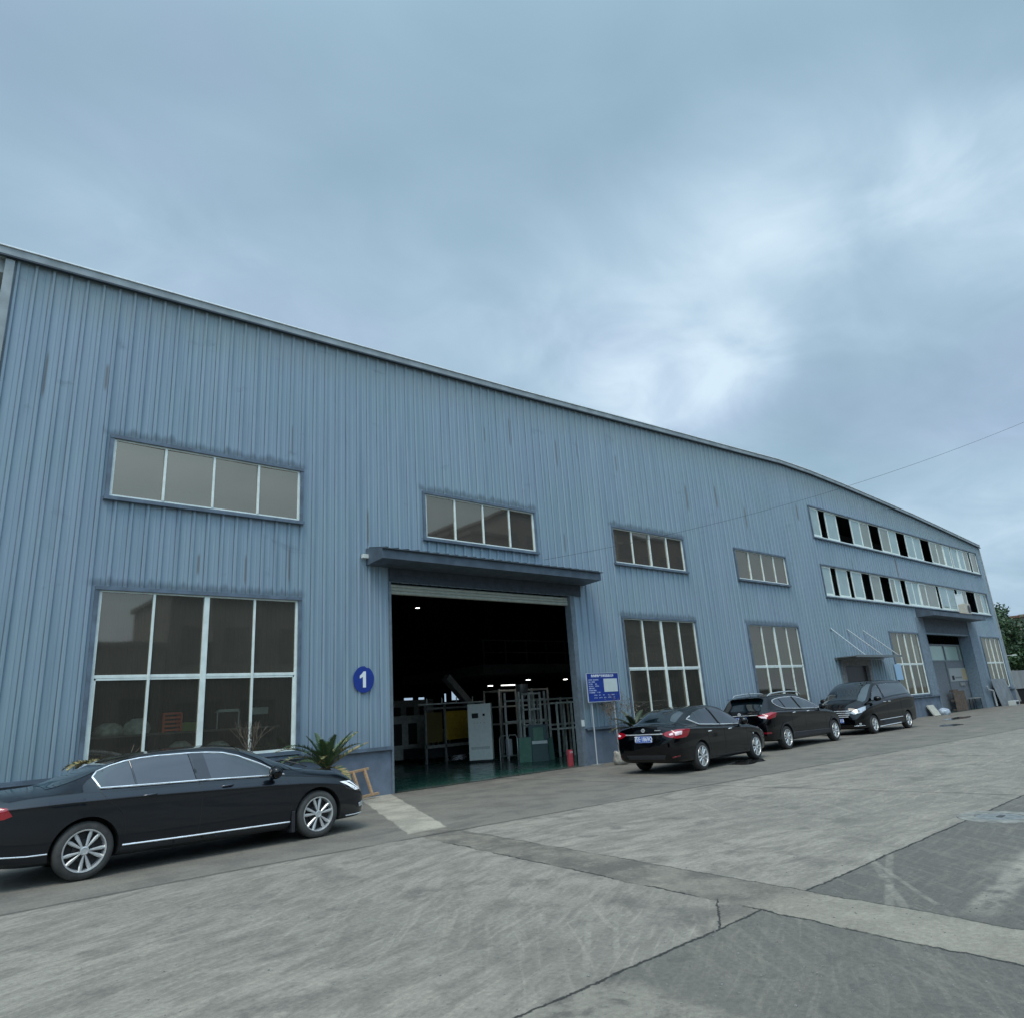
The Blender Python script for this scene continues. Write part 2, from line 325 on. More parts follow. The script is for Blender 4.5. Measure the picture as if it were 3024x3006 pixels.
TYRED = pmat('dusty_tyre_rubber', (0.07, 0.07, 0.065), 0.85, col2=(0.030, 0.030, 0.028), nscale=4.0)
RIM = pmat('alloy_rim', (0.60, 0.61, 0.60), 0.30, metal=0.50, nvar=0.08)
RIMD = pmat('wheel_dark', (0.02, 0.02, 0.02), 0.6)
CHROME = pmat('chrome', (0.86, 0.88, 0.88), 0.22, metal=0.55, coat=.5)
NAVY = pmat('navy_car_paint', (0.0026, 0.0062, 0.0120), 0.36, coat=0.85, metal=0.6)
BLACKP = pmat('black_car_paint', (0.0010, 0.0013, 0.0022), 0.30, coat=0.9, spec=0.0, metal=0.2)
CLAD = pmat('grey_plastic', (0.020, 0.021, 0.024), 0.55)
CGLASS = pmat('car_glass', (0.003, 0.007, 0.009), 0.015, spec=0.7, coat=0.8)
CGLASS.node_tree.nodes['Principled BSDF'].inputs['IOR'].default_value = 1.66
RED = pmat('red_lens', (0.30, 0.005, 0.014), 0.12, coat=1.0)
REDD = pmat('dark_red_lens', (0.14, 0.004, 0.010), 0.15, coat=1.0)
LENS = pmat('clear_lens', (0.62, 0.66, 0.68), 0.12, metal=0.5, coat=1.0)
PLATEB = pmat('plate_blue', (0.02, 0.09, 0.42), 0.4)
SIGNB = pmat('sign_blue', (0.008, 0.035, 0.235), 0.45, nvar=0.15, nscale=6)
TEXTW = pmat('sign_white', (0.72, 0.75, 0.76), 0.5)
WOOD = pmat('bare_timber', (0.46, 0.30, 0.17), 0.7, col2=(0.33, 0.20, 0.11), nscale=12, stretch=(1, 1, 6))
PLY = pmat('weathered_wood', (0.13, 0.095, 0.07), 0.8, nvar=0.3, nscale=5)

# ---------------------------------------------------------------- mesh helpers
class MB:
    def __init__(s): s.v = []; s.f = []; s.mi = []; s.cur = 0
    def quad(s, *p):
        n = len(s.v); s.v += [tuple(q) for q in p]; s.f.append(tuple(range(n, n+len(p)))); s.mi.append(s.cur); return s
    def box(s, x0, x1, y0, y1, z0, z1, M=None):
        c = [(x0, y0, z0), (x1, y0, z0), (x1, y1, z0), (x0, y1, z0), (x0, y0, z1), (x1, y0, z1), (x1, y1, z1), (x0, y1, z1)]
        if M: c = [tuple(M @ Vector(p)) for p in c]
        n = len(s.v); s.v += c
        for f in ((0, 3, 2, 1), (4, 5, 6, 7), (0, 1, 5, 4), (1, 2, 6, 5), (2, 3, 7, 6), (3, 0, 4, 7)):
            s.f.append(tuple(n+i for i in f)); s.mi.append(s.cur)
        return s
    def bar(s, a, b, w, h=None, upv=(0, 0, 1)):
        a = Vector(a); b = Vector(b); d = (b-a); L = d.length; d.normalize(); h = h or w
        u = Vector(upv)
        if abs(d.dot(u)) > 0.98: u = Vector((1, 0, 0))
        r = d.cross(u).normalized(); u = r.cross(d)
        Mx = Matrix((r, d, u)).transposed().to_4x4(); Mx.translation = a
        return s.box(-w/2, w/2, 0, L, -h/2, h/2, Mx)
    def tube(s, pts, r, n=8, caps=True):
        pts = [Vector(p) for p in pts]; rs = r if isinstance(r, (list, tuple)) else [r]*len(pts)
        rings = []
        for i, p in enumerate(pts):
            a = pts[max(0, i-1)]; b = pts[min(len(pts)-1, i+1)]; d = (b-a).normalized()
            u = Vector((0, 0, 1)) if abs(d.z) < 0.9 else Vector((1, 0, 0))
            x = d.cross(u).normalized(); y = d.cross(x)
            k = len(s.v); s.v += [tuple(p+rs[i]*(math.cos(2*PI*j/n)*x+math.sin(2*PI*j/n)*y)) for j in range(n)]; rings.append(k)
        for a, b in zip(rings, rings[1:]):
            for j in range(n):
                s.f.append((a+j, a+(j+1) % n, b+(j+1) % n, b+j)); s.mi.append(s.cur)
        if caps:
            s.f.append(tuple(rings[0]+j for j in range(n))[::-1]); s.mi.append(s.cur)
            s.f.append(tuple(rings[-1]+j for j in range(n))); s.mi.append(s.cur)
        return s
    def lathe(s, prof, axis='Z', n=24, c=(0, 0, 0), caps=True):
        c = Vector(c); rings = []
        for (r, h) in prof:
            k = len(s.v)
            for j in range(n):
                a = 2*PI*j/n; x, y = r*math.cos(a), r*math.sin(a)
                p = {'Z': (x, y, h), 'Y': (x, h, y), 'X': (h, x, y)}[axis]
                s.v.append(tuple(c+Vector(p)))
            rings.append(k)
        for a, b in zip(rings, rings[1:]):
            for j in range(n):
                s.f.append((a+j, a+(j+1) % n, b+(j+1) % n, b+j)); s.mi.append(s.cur)
        if caps:
            s.f.append(tuple(rings[0]+j for j in range(n))[::-1]); s.mi.append(s.cur)
            s.f.append(tuple(rings[-1]+j for j in range(n))); s.mi.append(s.cur)
        return s
    def build(s, name, mats, parent=None, smooth=None, bevel=0.0, fix=True):
        me = bpy.data.meshes.new(name); me.from_pydata(s.v, [], s.f); 
        mats = mats if isinstance(mats, (list, tuple)) else [mats]
        for m in mats: me.materials.append(m)
        for p, i in zip(me.polygons, s.mi): p.material_index = i
        return finish(me, name, parent, smooth, bevel, fix)

def build_each(b, name, mats, parent=None, **kw):
    """one object for every separate piece of the builder"""
    par = list(range(len(b.v)))
    def find(i):
        while par[i] != i: par[i] = par[par[i]]; i = par[i]
        return i
    for f in b.f:
        for k in f[1:]: par[find(k)] = find(f[0])
    groups = {}
    for f, m in zip(b.f, b.mi): groups.setdefault(find(f[0]), []).append((f, m))
    out = []
    for g in groups.values():
        q = MB(); mp = {}
        for f, m in g:
            for k in f:
                if k not in mp: mp[k] = len(q.v); q.v.append(b.v[k])
            q.f.append(tuple(mp[k] for k in f)); q.mi.append(m)
        out.append(q.build(name, mats, parent, **kw))
    return out

def finish(me, name, parent=None, smooth=None, bevel=0.0, fix=True):
    bm = bmesh.new(); bm.from_mesh(me)
    if fix:
        bmesh.ops.remove_doubles(bm, verts=bm.verts, dist=1e-5)
        bmesh.ops.recalc_face_normals(bm, faces=bm.faces)
    if bevel:
        ed = [e for e in bm.edges if len(e.link_faces) == 2 and e.calc_face_angle(0) > 0.6]
        bmesh.ops.bevel(bm, geom=ed, offset=bevel, segments=2, affect='EDGES', profile=0.6, clamp_overlap=True)
    if smooth is not None:
        for f in bm.faces: f.smooth = True
        for e in bm.edges:
            if len(e.link_faces) == 2 and e.calc_face_angle(0) > rad(smooth): e.smooth = False
    bm.to_mesh(me); bm.free()
    o = bpy.data.objects.new(name, me); COL.objects.link(o)
    if parent: o.parent = parent
    return o

def thing(name, label, cat, loc=(0, 0, 0), rz=0.0, group=None):
    o = bpy.data.objects.new(name, None); COL.objects.link(o); o.location = loc; o.rotation_euler = (0, 0, rz)
    o.empty_display_size = 0.3
    return tag(o, label, cat, group)
def tag(o, label, cat, group=None):
    o['label'] = label; o['category'] = cat
    if group: o['group'] = group
    return o
def struct(o, kind='structure'): o['kind'] = kind; return o

def text_mesh(body, size, name, mat, M, parent=None, bold=0.0, ext=0.002, align='CENTER', sx=1.0):
    cu = bpy.data.curves.new(name, 'FONT'); cu.body = body; cu.size = size; cu.extrude = ext; cu.offset = bold
    cu.align_x = align; cu.align_y = 'CENTER'; cu.resolution_u = 3
    o = bpy.data.objects.new('tmp', cu); COL.objects.link(o)
    dg = bpy.context.evaluated_depsgraph_get(); dg.update()
    me = bpy.data.meshes.new_from_object(o.evaluated_get(dg)); bpy.data.objects.remove(o)
    me.transform(M @ Matrix.Diagonal((sx, 1, 1, 1))); me.materials.clear(); me.materials.append(mat); me.name = name
    r = bpy.data.objects.new(name, me); COL.objects.link(r)
    if parent: r.parent = parent
    return r
# text facing -Y (reader stands at -Y): x right, z up
def face_negY(x, y, z): return Matrix.Translation((x, y, z)) @ Matrix.Rotation(PI/2, 4, 'X')

# ================================================================ GROUND
def grid_sheet(name, x0, x1, y0, y1, z, mat):
    b = MB(); b.quad((x0, y0, z), (x1, y0, z), (x1, y1, z), (x0, y1, z)); o = b.build(name, mat, fix=False); return struct(o)
gnd = grid_sheet('ground', -900, 900, -900, 900, 0.0, mat_ground())

# ================================================================ WAREHOUSE
XL, XR, DEP = -8.55, 49.55, 40.0
ROOF = [(-8.55, 10.98), (-1.5, 11.22), (4.8, 11.48), (13.5, 11.90), (17.8, 12.10), (21.5, 12.28), (24.5, 12.28), (28.0, 12.18), (32.0, 12.02), (37.4, 11.78), (42.2, 11.50), (49.55, 11.05)]
def roofz(x):
    for (a, za), (b, zb) in zip(ROOF, ROOF[1:]):
        if x <= b: return za+(zb-za)*(x-a)/(b-a)
    return ROOF[-1][1]
wh = thing('warehouse', 'long blue corrugated steel warehouse with bronze windows and a wide open roller door', 'warehouse', (0, 0, 0))
BIG = [(-6.42, -2.43), (8.84, 12.86), (16.50, 20.48), (30.28, 34.08), (44.93, 48.70)]
UP = [(-6.42, -2.44), (1.12, 5.13), (8.79, 12.77), (16.38, 20.42)]
ROWS = [(23.74, 48.40, 8.83, 10.36), (23.86, 48.46, 5.95, 7.45)]
PZ = 1.03
OPEN = [(a, b, 1.15, 4.38) for a, b in BIG] + [(a, b, 6.24, 7.47) for a, b in UP] + ROWS + \
       [(0.0, 6.40, 0, 4.97), (35.4, 42.62, 0, 4.42), (24.25, 26.75, 0, 2.70)]
def rib_profile(x0, x1, pitch=0.30, off=0.02):
    pts = []; k = math.floor((x0-off)/pitch)
    xs = []
    while off+k*pitch < x1+pitch:
        c = off+k*pitch
        xs += [(c-0.038, 0.0), (c-0.018, 0.038), (c+0.018, 0.038), (c+0.038, 0.0), (c+0.13, 0.0), (c+0.138, 0.006), (c+0.162, 0.006), (c+0.17, 0.0)]; k += 1
    return [(x, d) for x, d in xs if x0 <= x <= x1]
def corr(name, x0, x1, bottom, topf, openings, place, parent, mat, pitch=0.30):
    prof = rib_profile(x0, x1, pitch)
    def depth(x):
        for (a, da), (b, db) in zip(prof, prof[1:]):
            if a <= x <= b: return da+(db-da)*(x-a)/max(1e-6, b-a)
        return 0.0
    xs = sorted(set([round(p[0], 4) for p in prof] + [x0, x1] + [round(v, 4) for o in openings for v in o[:2] if x0 < v < x1]))
    b = MB()
    for a, c in zip(xs, xs[1:]):
        if c-a < 1e-4: continue
        m = (a+c)/2; da, dc = depth(a+1e-5), depth(c-1e-5)
        cuts = sorted([(o[2], o[3]) for o in openings if o[0] <= m <= o[1]])
        z = bottom; segs = []
        for q0, q1 in cuts:
            if q0 > z: segs.append((z, q0, 0))
            z = max(z, q1)
        segs.append((z, None, 1))
        for q0, q1, top in segs:
            za, zc = (topf(a), topf(c)) if top else (q1, q1)
            b.quad(place(a, da, q0), place(c, dc, q0), place(c, dc, zc), place(a, da, za))
    return b.build(name, mat, parent, fix=False)
front = corr('wall', XL, XR, PZ, lambda x: roofz(x)-0.12, OPEN, lambda x, d, z: (x, -d, z), wh, WALL)
corr('wall', 0, DEP, 0.0, lambda x: roofz(XL)-0.1, [], lambda x, d, z: (XL-d, x, z), wh, WALL)
corr('wall', 0, DEP, 0.0, lambda x: roofz(XR)-0.1, [], lambda x, d, z: (XR+d, x, z), wh, WALL)
farw = [(17.6, 18.35, 2.45, 3.2), (19.4, 20.15, 2.6, 3.2), (20.65, 21.15, 2.68, 3.2), (23.0, 23.15, 2.8, 3.4), (23.7, 24.5, 2.9, 3.6)]
FY = 30.0
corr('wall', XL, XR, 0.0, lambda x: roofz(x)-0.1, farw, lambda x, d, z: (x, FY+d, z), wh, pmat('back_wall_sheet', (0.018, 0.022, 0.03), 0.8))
# roof
b = MB()
for (a, za), (c, zc) in zip(ROOF, ROOF[1:]):
    b.quad((a, -0.02, za-.02), (c, -0.02, zc-.02), (c, DEP, zc-.02), (a, DEP, za-.02))
    b.quad((a, 0.03, za-.10), (a, DEP-.1, za-.10), (c, DEP-.1, zc-.10), (c, 0.03, zc-.10))
b.build('roof', pmat('roof_sheet', (0.10, 0.12, 0.14), 0.6), wh, fix=False)
# eave fascia with bright lip and dark drip edge
b = MB(); lip = MB(); dk = MB()
R2 = [(-8.74, roofz(XL)-0.01)] + ROOF[1:-1] + [(49.70, roofz(XR)-0.01)]
for (a, za), (c, zc) in zip(R2, R2[1:]):
    def pr(bb, y0, y1, lo, hi):
        v = [(a, y0, za+lo), (c, y0, zc+lo), (c, y1, zc+lo), (a, y1, za+lo), (a, y0, za+hi), (c, y0, zc+hi), (c, y1, zc+hi), (a, y1, za+hi)]
        n = len(bb.v); bb.v += v
        for f in ((0, 3, 2, 1), (4, 5, 6, 7), (0, 1, 5, 4), (2, 3, 7, 6), (1, 2, 6, 5), (3, 0, 4, 7)): bb.f.append(tuple(n+i for i in f)); bb.mi.append(0)
    pr(b, -0.095, 0.10, -0.118, 0.052); pr(lip, -0.125, 0.11, 0.055, 0.085); pr(dk, -0.125, -0.040, -0.158, -0.121)
b.build('eave_fascia', EAVE, wh); lip.build('eave_lip', LIP, wh); dk.build('drip_edge', pmat('drip_dark', (0.035, 0.048, 0.06), .6), wh)
# corner trims
b = MB().box(XL-0.05, XL+0.10, -0.055, 0.10, PZ, 10.8).box(XR-0.10, XR+0.05, -0.055, 0.10, PZ, 10.85)
build_each(b, 'corner_trim', EAVE, wh)
# plinth with openings and sloping cap
b = MB()
for x0, x1 in ((XL-0.02, 0.0), (6.56, 24.0), (27.0, 35.32), (42.7, XR+0.02)):
    b.box(x0, x1, 0.0, 0.22, -0.05, PZ-0.015)
build_each(b, 'plinth', PLINTH, wh)
for x0, x1 in ((XL-0.05, -0.06), (6.62, 24.0), (27.0, 35.36), (42.9, XR+0.05)):
    b = MB()
    b.box(x0, x1, -0.085, 0.02, PZ-0.012, PZ+0.012).box(x0, x1, -0.09, -0.075, PZ-0.05, PZ-0.014)
    b.box(x0, x1, -0.078, -0.036, PZ+0.013, PZ+0.028)
    b.build('plinth_cap', TRIM, wh)

# windows ------------------------------------------------------------
def surround(b, x0, x1, z0, z1, t=0.075, out=0.062, sill=True):
    b.box(x0-t, x1+t, -out-0.012, 0.05, z1+0.001, z1+t)
    b.box(x0-t, x0-0.001, -out, 0.05, z0, z1); b.box(x1+0.001, x1+t, -out, 0.05, z0, z1)
    b.box(x0-t-.02, x1+t+.02, -out-0.045, 0.05, z0-t, z0-0.001)
def window(x0, x1, z0, z1, cols, rows, glass, frame_y=0.0, thick=0.055, heavy=None):
    """frame with panes; cols/rows are inner muntin positions"""
    s = MB(); surround(s, x0, x1, z0, z1); w_ = s.build('window', TRIM, wh, bevel=0)
    f = MB(); y0, y1 = frame_y-0.02, frame_y+0.03
    f.box(x0, x1, y0, y1, z0, z0+thick); f.box(x0, x1, y0, y1, z1-thick*0.6, z1)
    f.box(x0, x0+thick, y0, y1, z0+thick, z1-thick*.6); f.box(x1-thick, x1, y0, y1, z0+thick, z1-thick*.6)
    for i, c in enumerate(cols):
        t = thick*(1.9 if heavy == i else 0.8)
        f.box(c-t/2, c+t/2, y0-0.012, y1-.003, z0+thick, z1-thick*.6)
    for r in rows:
        f.box(x0+thick, x1-thick, y0+0.008, y1-.006, r-thick*.55, r+thick*.55)
        # sliding sashes below the transom carry their own thinner stiles
        for c in [x0+thick]+list(cols)[1:2]+[x1-thick]:
            f.box(c-0.035 if c > x0+1 else c, c+0.035 if c < x1-1 else c, y0+.013, y1+0.012, z0+thick, r-thick*.55)
        f.box(x0+thick, x1-thick, y0+0.013, y1+.012, r-thick*.55-0.04, r-thick*.55)
    f.build('frame', FRAME, w_, bevel=0.004)
    edges = [x0]+list(cols)+[x1]; zr = [z0]+list(rows)+[z1]
    for za, zb in zip(zr, zr[1:]):
        for a, c in zip(edges, edges[1:]):
            g = MB(); yy = frame_y+0.012+random.uniform(-0.004, 0.004); tw = random.uniform(-0.012, 0.012)
            g.quad((a+.01, yy+tw, za+.02), (c-.01, yy-tw, za+.02), (c-.01, yy-tw, zb-.02), (a+.01, yy+tw, zb-.02)); g.build('pane', GLASSD if (rows and za == z0) else glass, w_, fix=False)
    return w_
for i, (a, c) in enumerate(BIG):
    wd = c-a; window(a, c, 1.15, 4.38, [a+wd*.246, a+wd*.5, a+wd*.752], [2.76], GLASS, heavy=1)
for a, c in UP:
    wd = c-a; window(a, c, 6.24, 7.47, [a+wd*.25, a+wd*.5, a+wd*.75], [], GLASS_UP)
def ribbon(x0, x1, z0, z1, panes):
    s = MB(); surround(s, x0, x1, z0, z1, t=0.06); w_ = s.build('window', TRIM, wh)
    f = MB(); f.box(x0, x1, -0.05, 0.03, z0, z0+0.08); f.box(x0, x1, -0.015, 0.03, z1-0.04, z1)
    for i, (a, c, y) in enumerate(panes):
        for e0, e1 in ((a, a+0.09), (c-0.09, c)):
            f.box(e0, e1, y-0.01, y+0.03, z0+.08, z1-.04)
        f.box(a+.09, c-.09, y-0.008, y+0.028, z0+.08, z0+.16); f.box(a+.09, c-.09, y-.008, y+.028, z1-.10, z1-.04)
        g = MB(); g.quad((a+.09, y+.012, z0+.16), (c-.09, y+.012, z0+.16), (c-.09, y+.012, z1-.10), (a+.09, y+.012, z1-.10)); g.build('pane', PALE if (i*7) % 5 not in (1, 3) else PALE2, w_, fix=False)
    f.build('frame', FRAME, w_, bevel=0.004)
ribbon(*ROWS[0], [(23.74, 24.68, 0), (25.45, 26.72, .03), (28.25, 29.44, 0), (29.44, 30.66, .035), (31.9, 33.2, 0), (33.2, 34.4, .035), (35.6, 36.85, 0), (36.85, 38.1, .035),
                  (39.5, 40.7, 0), (40.7, 41.9, .035), (41.9, 43.1, 0), (43.4, 44.6, .035), (44.6, 45.7, 0), (45.7, 46.8, .035), (47.1, 48.40, 0)])
ribbon(*ROWS[1], [(23.86, 24.84, 0), (25.5, 26.72, .035), (27.1, 28.32, 0), (29.42, 30.70, .035), (31.84, 32.6, 0), (32.6, 33.45, .035), (34.12, 35.1, 0), (35.1, 36.05, .035), (36.05, 37.1, 0), (37.1, 38.95, .035),
                  (39.3, 40.7, 0), (40.7, 42.2, .035), (42.6, 43.5, 0), (43.5, 44.4, .035), (46.0, 47.2, 0), (47.2, 48.46, .035)])
# one sash of the lower ribbon hangs open outwards
Mx = Matrix.Translation((41.9, -0.02, 5.98)) @ Matrix.Rotation(rad(-28), 4, 'Z')
b = MB().box(0, 0.06, 0, .03, .05, 1.1, Mx).box(0.5, .56, 0, .03, .05, 1.1, Mx).box(0.06, .5, 0, .03, .05, .12, Mx).box(.06, .5, 0, .03, 1.04, 1.1, Mx).box(.06, .5, .012, .02, .12, 1.04, Mx)
b.build('open_sash', pmat('sash_white', (.6, .66, .66), .4), wh)

# floor slab inside, columns, mezzanine, partition
b = MB().quad((XL+.1, 0.0, 0.012), (XR-.1, 0.0, 0.012), (XR-.1, FY-.02, 0.012), (XL+.1, FY-.02, 0.012))
FLOOR = bpy.data.materials.new('green_epoxy_floor'); FLOOR.use_nodes = True; t = NT(FLOOR.node_tree)
P = t.pos(); X, Y, Z = t.xyz(P)
walk = t.m('MAXIMUM', t.mul(t.step(Y, 3.9, 3.92), t.sub(1.0, t.step(Y, 5.6, 5.62))), t.mul(t.step(X, 5.3, 5.32), t.mul(t.sub(1.0, t.step(X, 6.3, 6.32)), t.step(Y, 1.2, 1.22))))
c = t.mix(t.noise(P, 1.5, 5, .6), (0.016, 0.072, 0.050), (0.026, 0.090, 0.068))
c = t.mix(t.mul(walk, 0.8), c, (0.075, 0.088, 0.084))
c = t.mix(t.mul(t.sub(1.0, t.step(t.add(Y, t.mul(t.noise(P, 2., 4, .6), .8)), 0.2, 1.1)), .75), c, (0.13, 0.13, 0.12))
t.l.new(c, t.n['Principled BSDF'].inputs['Base Color']); t.l.new(t.ramp(t.noise(P, 3., 5, .6), .3, .7, .10, .32), t.n['Principled BSDF'].inputs['Roughness'])
b.build('floor', FLOOR, wh, fix=False)
for x in (-2.0, 6.9, 14.6, 22.4, 30.0):
    for y in (0.35, 14.0, 26.0):
        b = MB(); b.box(x-.15, x+.15, y-.14, y-.12, 0.01, 10.6).box(x-.15, x+.15, y+.12, y+.14, 0.01, 10.6).box(x-.01, x+.01, y-.12, y+.12, 0.01, 10.6); b.build('steel_column', DARKIN, wh)
MEZ = pmat('mezzanine_steel', (0.055, 0.060, 0.062), 0.7, nvar=.2)
b = MB().box(9.2, 22.0, 7.9, 14, 3.25, 3.62)
for i in range(11): b.box(9.3+i*1.2, 9.34+i*1.2, 7.95, 8.0, 3.62, 4.6)
b.box(9.2, 22, 7.95, 7.99, 4.6, 4.65).box(9.2, 22, 7.95, 7.99, 4.1, 4.14)
b.build('mezzanine', MEZ, wh)
for y in (5.5, 11.0, 16.5, 22.0):
    b = MB()
    for x0 in range(-8, 48, 2):
        b.bar((x0, y, 10.2), (x0+2, y, 10.2), .10); b.bar((x0, y, 9.3), (x0+2, y, 9.3), .08); b.bar((x0, y, 9.3), (x0+1, y, 10.2), .05); b.bar((x0+1, y, 10.2), (x0+2, y, 9.3), .05)
    b.build('roof_truss', MEZ, wh)
MB().box(-8, 40, 12.9, 13.2, 7.3, 7.8).build('crane_beam', MEZ, wh)
# upper-floor slab behind the ribbon windows
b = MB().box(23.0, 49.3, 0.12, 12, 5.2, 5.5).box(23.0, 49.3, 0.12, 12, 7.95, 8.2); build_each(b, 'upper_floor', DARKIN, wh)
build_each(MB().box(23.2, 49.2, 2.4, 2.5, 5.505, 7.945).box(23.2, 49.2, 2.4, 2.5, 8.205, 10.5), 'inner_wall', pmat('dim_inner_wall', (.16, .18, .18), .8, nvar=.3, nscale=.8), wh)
# partition wall inside the second doorway
PART = pmat('partition_board', (0.17, 0.185, 0.20), .75, nvar=.12)
b = MB().box(34.9, 39.3, .62, .70, 0.01, 2.9).box(39.3, 39.42, .55, .70, 0.013, 2.9).box(39.42, 45.4, .62, .70, 0.01, 2.9).box(34.9, 45.4, .60, .70, 2.9, 2.98).box(34.9, 45.4, .60, .70, 3.85, 3.95)
for x in (37.25, 39.7, 42.15, 44.4): b.box(x-.08, x+.08, .60, .70, 2.98, 3.85)
pw = b.build('partition', PART, wh)
for a, c in ((34.9, 37.17), (37.33, 39.62), (39.78, 42.07), (42.23, 44.32)):
    MB().quad((a, .65, 2.98), (c, .65, 2.98), (c, .65, 3.85), (a, .65, 3.85)).build('pane', pmat('green_frosted_glass', (.34, .44, .38), .2), pw, fix=False)

# roller door 1: jambs, head, two rolled-down slats, guide ------------
b = MB().box(-0.055, -0.001, -0.05, 0.16, 0, 4.97).box(6.40, 6.56, -0.045, 0.20, 0, 4.97)
build_each(b, 'door_jamb', pmat('jamb_grey', (0.135, 0.165, 0.19), .6, nvar=.15), wh)
b = MB()
SLAT = pmat('roller_slat', (0.34, 0.355, 0.30), .55, nvar=.1)
for i in range(3):
    z = 4.95-0.085*i
    b.lathe([(0.048, 0.0), (0.048, 6.40)], 'X', 10, (0.0, 0.115, z-0.04))
b.build('roller_shutter', SLAT, wh, smooth=40)
MB().box(6.42, 6.54, -0.058, -0.046, 1.10, 1.28).build('switch_box', WHITE, wh)
# canopy over door 1
CAN = pmat('canopy_steel', (0.075, 0.098, 0.124), .55, nvar=.2, nscale=3)
b = MB()
cx0, cx1 = -0.68, 7.08
b.quad((cx0, 0, 5.78), (cx1, 0, 5.78), (cx1, -.80, 5.62), (cx0, -.80, 5.62))
b.quad((cx0, 0, 5.34), (cx0, -.80, 5.38), (cx1, -.80, 5.38), (cx1, 0, 5.34))
b.quad((cx0, -.80, 5.38), (cx0, -.80, 5.62), (cx1, -.80, 5.62), (cx1, -.80, 5.38))
b.quad((cx0, 0, 5.34), (cx0, 0, 5.78), (cx0, -.80, 5.62), (cx0, -.80, 5.38))
b.quad((cx1, 0, 5.34), (cx1, -.80, 5.38), (cx1, -.80, 5.62), (cx1, 0, 5.78))
cn = b.build('canopy', CAN, wh)
b = MB(); x = cx0+.1
while x < cx1:
    b.bar((x, -0.02, 5.80), (x, -.86, 5.632), .05, .035); x += .30
b.box(cx0-.02, cx1+.06, -.87, -.80, 5.605, 5.622)
b.build('canopy_rib', pmat('canopy_rib_dark', (.05, .065, .08), .55), cn)
MB().box(-.83, -.67, -.14, -.04, 5.50, 5.60).build('floodlight', WHITE, wh, bevel=.01)
CSHADE = pmat('canopy_shade', (.040, .052, .066), .7, nvar=.15)
MB().box(-.055, 6.9, -.052, -.040, 4.985, 5.338).build('canopy_shade_panel', CSHADE, wh)  # dark panel above the roller door, standing in for shade under the canopy
MB().box(35.38, 42.68, -.052, -.040, 4.50, 5.33).build('canopy_shade_panel', pmat('canopy_shade_far', (.070, .092, .115), .7, nvar=.15), wh)  # second door: canopy shade put in as a dark panel
MB().box(XL-.30, XL-.04, .11, DEP, roofz(XL)-.42, roofz(XL)-.03).build('side_gutter', EAVE, wh)
# canopy over door 2
b = MB()
for (x0, x1, za, zb, ya, yb) in ((34.6, 43.55, 5.80, 5.36, 0, -.95),):
    b.box(x0, x1, -.95, 0, 5.34, 5.60); b.quad((x0, 0, 5.83), (x1, 0, 5.83), (x1, -.98, 5.62), (x0, -.98, 5.62)); b.quad((x0, 0, 5.60), (x0, 0, 5.83), (x0, -.98, 5.62))
b.build('canopy', CAN, wh)
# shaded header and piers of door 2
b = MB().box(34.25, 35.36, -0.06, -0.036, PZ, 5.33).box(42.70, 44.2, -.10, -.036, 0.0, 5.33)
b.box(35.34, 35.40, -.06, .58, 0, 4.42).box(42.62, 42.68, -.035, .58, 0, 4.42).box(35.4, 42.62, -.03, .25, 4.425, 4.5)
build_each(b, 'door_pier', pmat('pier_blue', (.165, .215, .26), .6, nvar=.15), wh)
# small side door with frame, glass awning on three stays
b = MB().box(23.95, 24.25, -.10, .12, 0, 2.72).box(26.75, 27.05, -.10, .12, 0, 2.72).box(23.95, 27.05, -.10, .12, 2.72, 3.0)
build_each(b, 'door_surround', pmat('door_stone', (.19, .19, .19), .7, nvar=.2), wh)
MB().box(24.25, 26.75, .05, .08, 0, 2.7).build('door', pmat('door_brown', (.022, .016, .014), .4), wh)
aw = MB().box(23.5, 28.7, -1.0, 0.0, 3.05, 3.09).box(23.5, 28.7, -1.02, -1.0, 3.02, 3.12).box(23.5, 28.7, -.12, -.0351, 2.98, 3.05).build('awning', pmat('awning_glass', (.10, .11, .11), .25), wh)
b = MB()
for xa, xb in ((23.64, 24.2), (25.33, 26.1), (27.05, 28.0)):
    b.tube([(xa, -.03, 4.42), (xb+0.35, -.96, 3.12)], .028, 8)
build_each(b, 'stay_rod', pmat('stainless_rod', (.72, .74, .72), .25, metal=.6), aw)
# blue paper stuck on the window left edge; small wall pipe; wall lamp at far corner
MB().box(29.9, 30.75, -.075, -.068, 1.95, 2.75).build('blue_notice', pmat('paper_blue', (.30, .46, .62), .7), wh)
b = MB().tube([(43.05, -.25, 1.30), (43.1, -.25, 1.08), (44.0, -.25, 1.0), (44.1, -.25, .05)], .06, 8)
b.build('drain_pipe', pmat('pvc_pipe', (.42, .45, .45), .5), wh, smooth=50)
MB().tube([(49.6, -.05, 3.2), (50.3, -.3, 3.22)], .02, 6).box(50.1, 50.55, -.4, -.25, 3.17, 3.27).build('wall_lamp', WHITE, wh)

# air conditioner on the second canopy
ac = thing('air_conditioner', 'cream air conditioner unit perched outside the lower ribbon window above the second door', 'air conditioner', (41.4, -.55, 5.63))
MB().box(-.45, .45, -.20, .20, 0, .70).build('casing', pmat('cream_casing', (.50, .46, .38), .6, nvar=.1), ac, bevel=.02)
MB().lathe([(.25, -.215), (.25, -.202)], 'Y', 24, (.10, 0, .37)).build('fan_grille', pmat('grille_dark', (.06, .06, .06), .6), ac)
build_each(MB().box(-.38, -.32, -.16, .16, -.03, 0).box(.32, .38, -.16, .16, -.03, 0), 'bracket', STEEL, ac)

